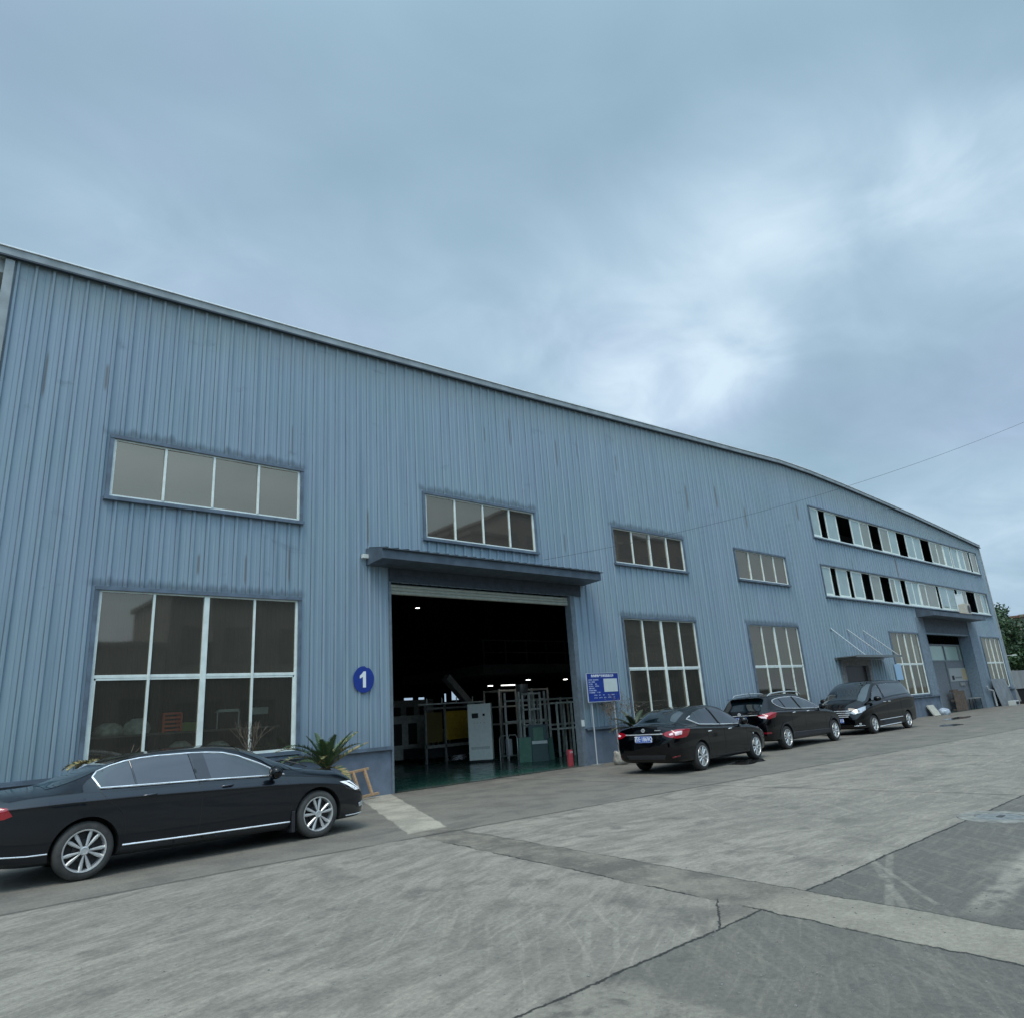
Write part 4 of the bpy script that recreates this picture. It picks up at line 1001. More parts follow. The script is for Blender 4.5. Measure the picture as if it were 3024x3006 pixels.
# ---------------- car 3: black sport utility with silver rails
sp3 = dict(ends=(-1.02, 4.36), wb=3.43, wr=.345, arch=.40, track=.94, knots=[-.88, -.50, 2.12, 3.30],
    plan=[(-1.02, .72), (-1.0, .82), (-.93, .91), (-.8, .96), (-.4, .99), (.1, 1), (3.3, 1), (3.8, .98), (4.05, .92), (4.2, .84), (4.3, .70), (4.36, .48)],
    zb=[(-1.02, .46), (-.97, .36), (-.85, .30), (-.4, .27), (.5, .24), (3.0, .24), (4.0, .26), (4.25, .30), (4.36, .42)],
    zmid=[(-1.0, .66), (0, .62), (3.4, .60), (4.36, .5)],
    ztop=[(-1.02, .92), (-1.0, 1.05), (-.95, 1.14), (-.88, 1.19), (-.72, 1.36), (-.58, 1.50), (-.50, 1.585), (-.35, 1.62), (.1, 1.65), (.8, 1.67), (1.6, 1.655), (2.1, 1.585), (2.4, 1.48), (2.9, 1.28), (3.25, 1.15), (3.4, 1.12), (3.8, 1.06), (4.1, .96), (4.25, .84), (4.33, .72), (4.36, .62)],
    zrail=[(-1.02, .9), (-.95, 1.10), (-.8, 1.22), (-.62, 1.38), (-.5, 1.48), (-.3, 1.545), (.1, 1.575), (.8, 1.595), (1.5, 1.57), (2.0, 1.47), (2.5, 1.30), (3.0, 1.10), (3.4, 1.06), (3.8, 1.0), (4.1, .88), (4.3, .72), (4.36, .56)],
    yrail=[(-1.0, .70), (-.7, .68), (-.4, .65), (.5, .64), (1.8, .65), (2.5, .72), (3.0, .80), (3.4, .70), (4.36, .5)],
    zbelt=[(-1.02, .84), (-.95, 1.04), (-.8, 1.13), (-.3, 1.17), (.3, 1.16), (1.5, 1.12), (2.7, 1.075), (3.2, 1.045), (3.7, .97), (4.1, .84), (4.36, .52)],
    ybelt=[(-1.0, .84), (0, .855), (2.7, .865), (3.4, .85), (4.36, .78)],
    zcr=[(-1.02, .80), (-.9, 1.02), (-.3, 1.10), (.3, 1.09), (1.5, 1.055), (2.7, 1.01), (3.2, .97), (3.7, .88), (4.36, .48)],
    ycr=[(-1.0, .955), (4.36, .945)], ymid=[(-1.0, .95), (1.7, .935), (4.36, .94)], ylow=[(-1.0, .92), (4.36, .92)])
c3 = thing('parked_car', 'black sport utility car with silver roof rails, between the black saloon and the van', 'car', (11.84+.03, -3.44+.90, 0), math.atan2(.12, 3.47), 'cars parked along the warehouse')
C3 = Car(sp3, c3, BLACKP); add_wheels(c3, sp3, .240, 'blade', TYRE)
DLO3 = [(-.27, 1.415), (-.22, 1.465), (.0, 1.50), (.4, 1.53), (1.0, 1.54), (1.52, 1.495), (2.0, 1.40), (2.45, 1.25), (2.74, 1.115), (2.2, 1.125), (1.2, 1.155), (.4, 1.19), (.1, 1.22), (-.12, 1.29), (-.25, 1.36)]
for sg in (-1, 1):
    C3.overlay('side_glass', side(DLO3, sg), (0, -sg, 0), CGLASS, .008)
    C3.line('chrome_trim', side(DLO3, sg), (0, -sg, 0), .013, CHROME, .008, closed=True)
    C3.line('pillar_seam', side([(1.10, 1.54), (1.32, 1.15)], sg), (0, -sg, 0), .024, pmat('gloss_black', (0, 0, 0)), .010)
    C3.line('pillar_seam', side([(.20, 1.51), (.34, 1.20)], sg), (0, -sg, 0), .014, pmat('gloss_black', (0, 0, 0)), .010)
    C3.line('door_seam', side([(1.33, 1.13), (1.36, .6), (1.33, .36)], sg), (0, -sg, 0), .0035, BLACKM, 0)
    C3.line('door_seam', side([(.38, 1.17), (.44, .9), (.50, .6)], sg), (0, -sg, 0), .0035, BLACKM, 0)
    C3.line('door_seam', side([(2.80, 1.05), (2.84, .7), (2.82, .40)], sg), (0, -sg, 0), .0035, BLACKM, 0)
    C3.overlay('side_cladding', side([(.37, .46), (3.05, .42), (3.05, .25), (.37, .26)], sg), (0, -sg, 0), CLAD, .006)
    C3.line('cladding_edge', side([(.40, .47), (3.03, .43)], sg), (0, -sg, 0), .006, pmat('satin_strip', (.12, .13, .14), .35, metal=.4), .006)
    for wx in (0, 3.43):
        arc = [(wx+.465*math.cos(rad(a_)), .345+.455*math.sin(rad(a_))) for a_ in range(-14, 195, 11)]; inn = [(wx+.403*math.cos(rad(a_)), .345+.403*math.sin(rad(a_))) for a_ in range(194, -15, -11)]
        C3.overlay('arch_cladding', side(arc+inn, sg), (0, -sg, 0), CLAD, .008, .03)
    b = MB().tube([(-.28, sg*.60, 1.60), (-.12, sg*.615, 1.665), (.5, sg*.62, 1.70), (1.2, sg*.62, 1.705), (1.7, sg*.62, 1.68), (1.92, sg*.62, 1.60)], [.012, .020, .022, .022, .020, .012], 8)
    b.build('roof_rail', pmat('satin_silver', (.62, .65, .66), .3, metal=.7), c3, smooth=60)
    dv = Vector((.78, -sg*.62, 0))
    C3.overlay('tail_light', [(x, sg*y, z) for x, y, z in ((-.47, .93, 1.10), (-.75, .92, 1.125), (-.93, .80, 1.09), (-1.0, .55, 1.045), (-.99, .66, .975), (-.90, .86, .93), (-.62, .95, .97))], dv, RED, .008, .03)
    C3.overlay('lamp_insert', [(x, sg*y, z) for x, y, z in ((-.995, .60, 1.02), (-.93, .82, 1.01), (-.93, .82, .945), (-.98, .68, .965))], dv, pmat('white_lens', (0, 0, 0)), .014, .02)
    C3.overlay('bumper_reflector', [(x, sg*y, z) for x, y, z in ((-.98, .68, .56), (-.86, .88, .56), (-.86, .88, .51), (-.98, .68, .51))], dv, REDD, .008, .02)
    C3.overlay('headlight', [(x, sg*y, z) for x, y, z in ((3.70, .92, .98), (4.0, .86, .92), (4.25, .66, .84), (4.15, .76, .76), (3.9, .90, .84))], (-.6, -sg*.8, 0), LENS, .006, .03)
C3.grid_patch('windscreen', 2.12, 3.30, C3.jrail+1, CGLASS); C3.grid_patch('rear_window', -.88, -.50, C3.jrail+1, CGLASS)
mirror_pair(C3, 2.62, .90, 1.16, BLACKP); handles(C3, (.62, 1.60), 1.06, .9, CHROME)
MB().quad((-.50, -.60, 1.575), (-.50, .60, 1.575), (-.70, .56, 1.565), (-.70, -.56, 1.565)).quad((-.50, -.60, 1.55), (-.50, .60, 1.55), (-.70, .56, 1.555), (-.70, -.56, 1.555)).quad((-.70, -.56, 1.555), (-.70, .56, 1.555), (-.70, .56, 1.565), (-.70, -.56, 1.565)).build('rear_spoiler', BLACKP, c3)
C3.line('boot_trim', [(-2, y, 1.055) for y in (.56, .3, 0, -.3, -.56)], (1, 0, 0), .012, CHROME, .012)
plate(C3, '苏E·H0259', Matrix.Translation((-1.055, .0, .94)) @ RM)
MB().lathe([(.055, -.012), (.05, .008)], 'X', 20, (-1.045, 0, 1.10)).build('emblem', CHROME, c3)
MB().tube([(-.2, .0, 1.63), (-.3, 0, 1.74)], .008, 6).build('aerial', BLACKM, c3)
C3.overlay('rear_cladding', [(-3, y, z) for y, z in ((.70, .56), (-.70, .56), (-.66, .40), (.66, .40))], (1, 0, 0), CLAD, .006)

# ---------------- car 4: black van facing the camera side
sp4 = dict(ends=(-1.12, 4.06), wb=3.10, wr=.335, arch=.385, track=.93, knots=[-.95, -.55, 2.34, 3.42],
    plan=[(-1.12, .78), (-1.09, .86), (-1.0, .93), (-.8, .98), (-.3, 1), (3.0, 1), (3.4, .975), (3.7, .93), (3.85, .87), (3.97, .78), (4.03, .68), (4.06, .52)],
    zb=[(-1.12, .44), (-1.05, .32), (-.8, .26), (.5, .20), (2.8, .19), (3.5, .20), (3.9, .22), (4.0, .27), (4.06, .36)],
    zmid=[(-1.1, .66), (0, .62), (3.1, .60), (4.06, .46)],
    ztop=[(-1.12, 1.0), (-1.09, 1.22), (-1.0, 1.42), (-.8, 1.68), (-.60, 1.83), (-.35, 1.90), (.3, 1.935), (1.4, 1.94), (2.0, 1.92), (2.35, 1.86), (2.6, 1.76), (3.0, 1.52), (3.4, 1.28), (3.5, 1.24), (3.75, 1.15), (3.92, 1.04), (4.02, .90), (4.06, .78)],
    zrail=[(-1.12, .98), (-1.05, 1.22), (-.9, 1.44), (-.7, 1.66), (-.45, 1.79), (0, 1.83), (1.4, 1.85), (2.0, 1.82), (2.3, 1.75), (2.6, 1.60), (3.0, 1.34), (3.3, 1.15), (3.6, 1.08), (3.85, .97), (4.0, .82), (4.06, .68)],
    yrail=[(-1.1, .74), (-.6, .72), (1.5, .74), (2.3, .76), (2.8, .82), (3.3, .88), (3.6, .74), (4.06, .6)],
    zbelt=[(-1.12, .9), (-1.05, 1.14), (-.85, 1.28), (-.4, 1.31), (.8, 1.28), (1.8, 1.21), (2.6, 1.13), (3.1, 1.08), (3.5, 1.0), (3.85, .86), (4.06, .6)],
    ybelt=[(-1.1, .87), (1, .875), (3.1, .88), (4.06, .82)],
    zcr=[(-1.12, .86), (-.95, 1.16), (-.3, 1.21), (1.0, 1.17), (2.4, 1.05), (3.3, .93), (3.8, .76), (4.06, .52)],
    ycr=[(-1.1, .965), (4.06, .95)], ymid=[(-1.1, .955), (1.5, .945), (4.06, .94)], ylow=[(-1.1, .90), (4.06, .90)])
c4 = thing('parked_van', 'black people carrier with slatted chrome grille, facing the other parked cars', 'van', (21.94, -3.26+.93, 0), PI+rad(-.7), 'cars parked along the warehouse')
C4 = Car(sp4, c4, BLACKP); add_wheels(c4, sp4, .225, 'y', TYRE)
DA = [(2.62, 1.19), (2.60, 1.60), (2.40, 1.69), (2.18, 1.72), (1.98, 1.23)]; DA = [(3.02, 1.15), (2.78, 1.40), (2.55, 1.59), (2.32, 1.70), (2.10, 1.74), (1.86, 1.25)]
DB = [(1.72, 1.27), (1.95, 1.76), (1.2, 1.775), (.2, 1.765), (-.42, 1.73), (-.62, 1.56), (-.82, 1.37), (-.2, 1.35), (.8, 1.325)]
for sg in (-1, 1):
    C4.overlay('side_glass', side(DA, sg), (0, -sg, 0), CGLASS, .008); C4.overlay('side_glass', side(DB, sg), (0, -sg, 0), CGLASS, .008)
    C4.line('door_seam', side([(1.80, 1.22), (1.78, .6), (1.80, .30)], sg), (0, -sg, 0), .0035, BLACKM, 0)
    C4.line('door_seam', side([(.55, 1.30), (.5, .8), (.52, .5)], sg), (0, -sg, 0), .0035, BLACKM, 0)
    C4.line('door_seam', side([(2.98, 1.10), (2.80, .85), (2.70, .60), (2.66, .35)], sg), (0, -sg, 0), .0035, BLACKM, 0)
    C4.line('slide_rail', side([(.45, 1.10), (-.75, 1.14)], sg), (0, -sg, 0), .008, BLACKM, 0)
    C4.line('door_moulding', side([(2.60, .46), (.55, .49)], sg), (0, -sg, 0), .013, CHROME, .008)
    C4.line('sill_trim', side([(2.66, .235), (.75, .27)], sg), (0, -sg, 0), .022, CHROME, .008)
    dv = Vector((-.80, -sg*.60, 0))
    C4.overlay('headlight', [(x, sg*y, z) for x, y, z in ((3.52, .92, 1.0), (3.70, .88, .98), (3.95, .70, .90), (4.03, .50, .80), (3.98, .60, .74), (3.80, .80, .78), (3.62, .90, .86))], dv, pmat('big_lens', (.36, .39, .41), .15, metal=.4, coat=1.0), .008, .03)
    C4.overlay('projector', [(x, sg*y, z) for x, y, z in ((3.84, .78, .87), (3.90, .70, .87), (3.91, .69, .81), (3.85, .77, .81))], dv, pmat('lamp_dark', (0, 0, 0)), .014, .02)
    C4.overlay('fog_lamp', [(x, sg*y, z) for x, y, z in ((3.86, .76, .43), (3.92, .70, .43), (3.92, .70, .37), (3.86, .76, .37))], dv, LENS, .010, .02)
    C4.line('bumper_trim', [(x, sg*y, z) for x, y, z in ((3.78, .86, .33), (3.92, .70, .335), (4.0, .55, .33))], dv, .010, CHROME, .008)
    C4.overlay('tail_light', [(x, sg*3, z) for x, z in ((-.92, 1.32), (-.98, 1.34), (-1.07, 1.05), (-1.0, .95), (-.90, 1.0))], (0, -sg, 0), REDD, .008, .03)
for z, y0 in ((.86, .50), (.79, .50), (.72, .47), (.655, .43)):
    C4.line('grille_bar', [(6, y, z+.012*(1-abs(y)/.5)) for y in (y0, y0*.6, y0*.2, -y0*.2, -y0*.6, -y0)], (-1, 0, 0), .016, CHROME, .016)
C4.overlay('grille', [(6, y, z) for y, z in ((.52, .89), (-.52, .89), (-.42, .63), (.42, .63))], (-1, 0, 0), BLACKM, .004)
C4.overlay('intake', [(6, y, z) for y, z in ((.45, .46), (-.45, .46), (-.38, .30), (.38, .30))], (-1, 0, 0), CLAD, .004)
plate(C4, '苏E·6K318', Matrix.Translation((4.085, 0, .53)) @ Matrix.Rotation(PI/2, 4, 'Z'))
C4.grid_patch('windscreen', 2.34, 3.42, C4.jrail+1, CGLASS); C4.grid_patch('rear_window', -.95, -.55, C4.jrail+1, CGLASS)
mirror_pair(C4, 2.82, .93, 1.24, BLACKP, .26); handles(C4, (1.55, 1.98), 1.10, .9, CHROME, L=.2)

# ================================================================ OTHER BUILDINGS
def block(name, label, x0, x1, y0, y1, h, col, rows, cols, face=+1, roofcol=(.10, .10, .10), wcol=(.05, .06, .07)):
    t_ = thing(name, label, 'building', ((x0+x1)/2, (y0+y1)/2, 0)); cx, cy = (x0+x1)/2, (y0+y1)/2
    m = pmat(name+'_wall', col, .8, nvar=.12, nscale=.4)
    MB().box(x0-cx, x1-cx, y0-cy, y1-cy, -.1, h).build('wall', m, t_)
    MB().box(x0-cx-.3, x1-cx+.3, y0-cy-.3, y1-cy+.3, h+.004, h+.35).build('roof', pmat(name+'_roof', roofcol, .7), t_)
    yf = y1-cy if face > 0 else y0-cy; s_ = 1 if face > 0 else -1
    for r in range(rows):
        zz = 1.2+(h-1.6)*r/rows; wh_ = (h-1.6)/rows*.5
        for c in range(cols):
            xx = x0-cx+(x1-x0)*(c+.25)/cols; ww = (x1-x0)/cols*.55
            b = MB().box(xx, xx+ww, min(yf, yf+s_*.04), max(yf, yf+s_*.04), zz, zz+wh_); b.build('window', pmat('far_window', wcol, .15), t_)
    return t_
block('opposite_building', 'low grey workshop across the yard, reflected in the left windows', -26, 6.2, -50, -36, 7.4, (.14, .14, .135), 1, 9)
block('opposite_building', 'grey factory hall across the yard, reflected in the large windows', 6.6, 30, -52, -37, 12.0, (.13, .13, .125), 2, 7)
block('opposite_building', 'tall office block across the yard, reflected in the upper windows', 30.5, 36.5, -54, -38, 18.6, (.10, .095, .09), 5, 3)
block('opposite_building', 'tallest dark block across the yard, right of the office block', 37.2, 82, -56, -39, 22.3, (.09, .085, .08), 6, 12)
block('opposite_building', 'grey storehouse to the left behind the camera', -60, -28, -40, -18, 8.0, (.14, .14, .135), 1, 6)
fb = block('distant_building', 'brown roofed building beyond the green trees at the right edge', 118, 150, 10, 24, 10.4, (.20, .17, .15), 3, 8, face=-1, roofcol=(.16, .085, .06))
MB().box(2.5, 7.5, -5, 2, 10.76, 12.2).build('roof_hut', pmat('hut', (.30, .29, .27), .8), fb)
bw = tag(MB().box(50.4, 92, 0, .24, 0, 2.22, Matrix.Translation((0, 1.2, 0)) @ Matrix.Rotation(0, 4, 'Z')).build('boundary_wall', pmat('render_grey_wall', (.24, .25, .245), .85, nvar=.15, nscale=1.0)), 'grey rendered yard wall running on behind the right corner of the warehouse', 'wall')

# utility pole and sagging cable
Wp = Vector((5.42, -.05, 6.03)); Ep = Vector((20.78, -10.61, 10.64)); Mp = None
dr_ = pixdir(2507, 1435); hn = (Ep-Wp).cross(Vector((0, 0, 1))).normalized(); sM = (Wp-CAM).dot(hn)/dr_.dot(hn); Mp = CAM+dr_*sM
hx = lambda p: ((p-Wp).xy.length)/((Ep-Wp).xy.length)
tm = hx(Mp); sag = (Wp.z+(Ep.z-Wp.z)*tm-Mp.z)/(4*tm*(1-tm))
pts = [Wp.lerp(Ep, k/24)-Vector((0, 0, 4*sag*(k/24)*(1-k/24))) for k in range(25)]
tag(MB().tube(pts, .005, 6).build('overhead_cable', BLACKM), 'thin black cable sagging from above the roller door canopy up across the sky', 'cable')
up_ = thing('utility_pole', 'concrete pole in the yard holding the far end of the thin black cable', 'pole', (Ep.x, Ep.y, 0))
MB().lathe([(.16, 0), (.10, 11)], 'Z', 16).build('post', pmat('pole_concrete', (.3, .3, .28), .8), up_, smooth=40)
MB().box(-.6, .6, -.05, .05, 10.55, 10.65).build('crossarm', STEEL, up_)

# ================================================================ SIGNS
ns = thing('number_sign', 'round blue disc with white figure 1 on the ribbed wall left of the roller door', 'sign', (-.79, -.045, 2.60))
V = []; b = MB(); n = 48
edge = [(.305*(1+.012*math.sin(7*a)-(.10 if 62 < math.degrees(a) < 84 else 0))*math.cos(a)*.90, .305*(1-(.07 if 62 < math.degrees(a) < 80 else 0))*math.sin(a)) for a in [2*PI*k/n for k in range(n)]]
b.quad(*[(x, -.012, z) for x, z in edge]); b.quad(*[(x, 0, z) for x, z in edge][::-1])
for (x0, z0), (x1, z1) in zip(edge, edge[1:]+edge[:1]): b.quad((x0, -.012, z0), (x1, -.012, z1), (x1, 0, z1), (x0, 0, z0))
b.build('disc', SIGNB, ns)
fg = [(-.035, -.185), (.045, -.185), (.045, .185), (-.015, .185), (-.055, .135), (-.115, .085), (-.115, .020), (-.035, .060)]
b = MB(); b.quad(*[(x+.01, -.0165, z) for x, z in fg])
for (x0, z0), (x1, z1) in zip(fg, fg[1:]+fg[:1]): b.quad((x0+.01, -.0165, z0), (x0+.01, -.0125, z0), (x1+.01, -.0125, z1), (x1+.01, -.0165, z1))
b.build('figure', TEXTW, ns)
nb = thing('notice_board', 'blue notice board with white lettering and a pale square panel on two thin posts', 'notice board', (7.26, -.30, 0))
MB().box(-.72, .70, -.012, .012, 1.78, 2.60).build('panel', SIGNB, nb)
f = MB()
for q in ((-.735, -.72, 1.765, 2.615), (.70, .715, 1.765, 2.615), (-.72, .70, 2.60, 2.615), (-.72, .70, 1.765, 1.78)): f.box(q[0], q[1], -.02, .016, q[2], q[3])
f.build('frame', pmat('board_frame', (.45, .50, .55), .4), nb)
MB().box(.01, .63, -.0165, -.0125, 2.05, 2.44).build('pale_panel', pmat('board_paper', (.55, .60, .57), .6, nvar=.04), nb)
text_mesh('危险废物产生单位信息公开', .085, 'heading', TEXTW, face_negY(-.02, -.0135, 2.525), nb, bold=.002)
for k, tx in enumerate(('企业名称：机械有限公司', '地址：工业园区', '法人代表：　　电话：', '环保负责人：　联系电话：', '危废产生规模：', '贮存设施建筑面积', '贮存设施数量：　个　面积：')):
    text_mesh(tx, .040, 'text_line', pmat('text_pale_blue', (.42, .50, .68), .5), face_negY(-.66, -.0135, 2.41-.062*k), nb, align='LEFT', bold=.001)
for k, tx in enumerate(('废物名称　　类别　　　来源　　　　去向　　　处置情况', '废包装桶　　废乳化液　　机加工　　委托处置　　　公开')):
    text_mesh(tx, .036, 'text_line', pmat('text_pale_blue', (0, 0, 0)), face_negY(-.0, -.0135, 1.96-.075*k), nb)
for x in (-.56, .44): MB().tube([(x, .03, 0), (x, .03, 1.9)], .020, 8).build('post', pmat('galvanised', (.42, .44, .45), .5), nb)
MB().box(-.70, -.42, -.08, .14, 0, .03).build('foot', STEEL, nb)

# ================================================================ THINGS BY THE WALL
la = thing('timber_frame', 'bare timber ladder-like frame leaning on the plinth in front of the navy saloon', 'wooden frame', (-1.0, -.42, 0), rad(8))
Mx = Matrix.Rotation(rad(-24), 4, 'X')
def tb(a, c, w_=.045): 
    b_ = MB(); b_.bar(Mx @ Vector(a), Mx @ Vector(c), w_, w_*.8); return b_
for a, c in (((-.62, 0, .60), (.32, 0, .68)), ((-.62, 0, .04), (.42, 0, .10))): tb(a, c, .065).build('rail', WOOD, la, bevel=.004)
for x in (-.50, -.34, -.12, .20): tb((x, -.01, .66+(x*.06)), (x+.04, -.01, .05+x*.05), .06).build('rung', WOOD, la, bevel=.004)

LEAFM = {}
def frond(b, base, az, el, L, droop, leafL, n=34, tw=0):
    P = []; p = Vector(base); d = Vector((math.cos(az)*math.cos(el), math.sin(az)*math.cos(el), math.sin(el)))
    for k in range(n+1):
        P.append((p.copy(), d.copy())); p += d*(L/n); d = (d+Vector((0, 0, -droop/n))).normalized()
    b.cur = 1; b.tube([q for q, _ in P], [.008*(1-k/n*.8) for k in range(n+1)], 4, caps=False); 
    for k in range(3, n):
        q, d = P[k]; sd_ = d.cross(Vector((0, 0, 1))).normalized(); upv = sd_.cross(d); tt = k/n
        ll = leafL*math.sin(PI*min(1, .18+.80*tt))**.6*(1-.25*tt)
        for sg in (1, -1):
            v = (sd_*sg*.78+d*.55+upv*.28+Vector((random.uniform(-.08, .08),)*3)).normalized(); e = q+v*ll; m_ = q+v*ll*.5-Vector((0, 0, .01))
            w_ = .017
            b.cur = tw if tw < 2 else (2 if random.random() < (.75 if tw == 3 else .35 if tt > .6 else .1) else 0)
            b.quad(q-d*w_, q+d*w_, m_+d*w_*.9+upv*.003, m_-d*w_*.9); b.quad(m_-d*w_*.9, m_+d*w_*.9, e)
    b.cur = 0
GREEN = pmat('palm_green', (.045, .088, .035), .5, nvar=.35, nscale=9); STEMG = pmat('palm_stem', (.10, .11, .04), .6); YEL = pmat('palm_dry', (.27, .21, .085), .7, nvar=.3, nscale=9)
DARKG = pmat('palm_dark_green', (.028, .045, .022), .5, nvar=.3, nscale=9)
def sago(label, x, y, H, trunk_r, fr, leafL=.14, green=GREEN):
    t_ = thing('sago_palm', label, 'plant', (x, y, 0))
    MB().lathe([(trunk_r*1.25, 0), (trunk_r*1.3, H*.15), (trunk_r, H*.5), (trunk_r*1.15, H*.85), (trunk_r*.6, H)], 'Z', 16).build('trunk', pmat('palm_trunk', (.045, .035, .025), .95, nvar=.4, nscale=30, bump=.8, bscale=40), t_, smooth=60)
    for az, el, L, dr, tw in fr:
        b = MB(); frond(b, (0, 0, H*.93), rad(az), rad(el), L*1.15, dr, leafL*1.15, tw=tw); o = b.build('frond', [green, STEMG, YEL], t_, fix=False)
    return t_
sago('sago palm with green and half dried fronds between the navy saloon and the timber frame', -2.18, -.92, .80, .13,
     [(10, 60, .80, .9, 2), (-5, 32, .95, .25, 3), (25, 45, .85, .9, 2), (170, 55, 1.05, 1.5, 2), (195, 42, 1.1, 1.3, 2), (182, 62, 1.0, 1.7, 0), (150, 70, .70, .8, 0), (100, 72, .72, .7, 0), (-90, 68, .72, .8, 0), (-60, 50, .85, .9, 2), (-120, 45, .85, 1.2, 2),
      (215, 55, .85, 1.4, 0), (235, 62, .75, .9, 0), (-30, 62, .80, .6, 0), (15, 48, 1.02, .5, 2), (60, 60, .7, .9, 0), (185, 8, .75, 1.2, 3), (-75, 20, .7, 1.4, 3), (130, 40, .8, 1.4, 0)], leafL=.17)
sago('dusty dark green sago palm behind the black saloon boot and right of the board', 7.62, -1.05, .95, .12,
     [(180, 42, .75, 1.1, 0), (165, 25, .8, .9, 2), (200, 55, .7, 1.0, 0), (0, 40, .95, .5, 0), (15, 55, .8, .8, 0), (-20, 38, .9, .6, 0), (-60, 50, .7, 1.1, 0), (-100, 50, .7, 1.2, 2), (-140, 40, .75, 1.3, 0), (80, 60, .7, .8, 0), (120, 50, .7, 1.0, 0), (30, 30, .85, .8, 2)], leafL=.16, green=DARKG)
# three low plants behind the navy saloon
t_ = sago('yellowing low palm rising behind the rear window of the navy saloon', -6.25, -.85, 1.12, .09, [(a_, 58, .62, 2.0, 3) for a_ in (0, 40, 80, 120, 160, 200, 240, 280, 320)], leafL=.17)

TWIG = pmat('dry_twig', (.12, .095, .07), .9, nvar=.3, nscale=20)
def twigs(b, p, d, L, r, depth, spread=.6):
    q = p+d*L; b.tube([p, p.lerp(q, .5)+Vector((random.uniform(-1, 1), random.uniform(-1, 1), 0))*L*.06, q], [r, r*.8, r*.62], 5, caps=False)
    if depth:
        for k in range(random.choice((2, 3))):
            nd = (d+Vector((random.uniform(-1, 1), random.uniform(-1, 1), random.uniform(-.3, .7)))*spread).normalized(); twigs(b, q, nd, L*random.uniform(.6, .85), r*.62, depth-1, spread)
def shrub(label, x, y, z0, H, stems, depth, leaves=0, leafcol=None, bag=True):
    t_ = thing('bare_shrub', label, 'shrub', (x, y, 0)); b = MB()
    for k in range(stems):
        a_ = 2*PI*k/stems; twigs(b, Vector((0, 0, z0)), Vector((math.cos(a_)*.22, math.sin(a_)*.22, 1)).normalized(), H*.42, .012, depth)
    b.build('branches', TWIG, t_, smooth=60)
    if leaves:
        l = MB(); pts_ = [Vector(v) for v in b.v if v[2] > z0+H*.55]
        for k in range(leaves):
            p = random.choice(pts_)+Vector([random.gauss(0, .05) for _ in range(3)]); u = Vector([random.gauss(0, 1) for _ in range(3)]).normalized()*.022; v = u.cross(Vector([random.gauss(0, 1) for _ in range(3)])).normalized()*.013
            l.quad(p-u, p+v, p+u, p-v)
        l.build('dry_leaves', leafcol, t_, fix=False)
    if bag:
        g = MB(); prof = [(.14, 0), (.20, .04), (.22, .14), (.19, .26), (.205, .33), (.17, .36), (.11, .30)]; k0 = 0
        for r_, h_ in prof:
            for j in range(18):
                a_ = 2*PI*j/18; rr = r_*(1+.10*math.sin(3*a_+h_*9)+.07*math.sin(7*a_-h_*14)); g.v.append((rr*math.cos(a_), rr*math.sin(a_), h_+.02*math.sin(5*a_)*(h_ > .1)))
        for i in range(len(prof)-1):
            for j in range(18): g.f.append((i*18+j, i*18+(j+1) % 18, (i+1)*18+(j+1) % 18, (i+1)*18+j)); g.mi.append(0)
        g.f.append(tuple((len(prof)-1)*18+j for j in range(18))); g.mi.append(1)
        g.build('root_bag', [pmat('crumpled_sack', (.36, .34, .30), .7, nvar=.35, nscale=12, bump=.8, bscale=25), pmat('soil', (.04, .03, .02), .95)], t_, smooth=70)
    return t_
shrub('bare potted shrub with brown withered top in a crumpled white sack below the notice board', 6.98, -.95, .25, 1.35, 3, 4, 700, pmat('withered_leaf', (.16, .125, .085), .9, nvar=.3, nscale=30))
shrub('leafless twiggy shrub standing before the right half of the lowest left window', -3.62, -.55, .95, .75, 6, 3, 0, None, bag=False)
shrub('single bare broken stem behind the rear half of the navy saloon', -5.92, -.8, .9, .95, 1, 1, 0, None, bag=False)

# right end of the wall
pn = MB().box(-1.45, 1.45, -.02, .02, 0, 1.72, Matrix.Rotation(rad(-10), 4, 'X')).build('leaning_panel', pmat('dull_sheet', (.17, .19, .20), .6, nvar=.2, nscale=2)); pn.location = (45.6, -.52, .0); tag(pn, 'dull grey sheet leaning on the wall left of the black bins', 'metal sheet')
wb_ = thing('plastic_crate', 'small white crate on the ground beside the drain pipe at the second door', 'crate', (45.0, -.95, 0)); MB().box(-.42, .42, -.2, .2, 0, .30).build('shell', pmat('white_plastic', (.5, .52, .5), .5), wb_, bevel=.02); MB().box(-.28, .28, -.215, -.202, .07, .24).build('opening', BLACKM, wb_)
def bin_(x, y, label, col):
    t_ = thing('wheelie_bin', label, 'bin', (x, y, 0)); b = MB()
    for (z, w_, dd) in ((.06, .26, .24), (.90, .36, .33)): pass
    V = [(-.26, -.22, .06), (.26, -.22, .06), (.26, .22, .06), (-.26, .22, .06), (-.34, -.32, .92), (.34, -.32, .92), (.34, .32, .92), (-.34, .32, .92)]
    for f in ((0, 3, 2, 1), (4, 5, 6, 7), (0, 1, 5, 4), (1, 2, 6, 5), (2, 3, 7, 6), (3, 0, 4, 7)): b.quad(*[V[i] for i in f])
    b.build('tub', col, t_, bevel=.02); MB().box(-.37, .37, -.36, .36, .925, .975).build('lid', col, t_, bevel=.015)
    for s_ in (-.24, .24): MB().lathe([(.09, -.03), (.09, .03)], 'X', 16, (s_, .26, .09)).build('wheel', BLACKM, t_)
    return t_
bin_(47.9, -.95, 'black wheeled bin next to the leaning grey sheet', BLACKM)
bin_(48.9, -1.0, 'black wheeled bin at the very end of the wall', pmat('bin_black', (.02, .02, .022), .5))
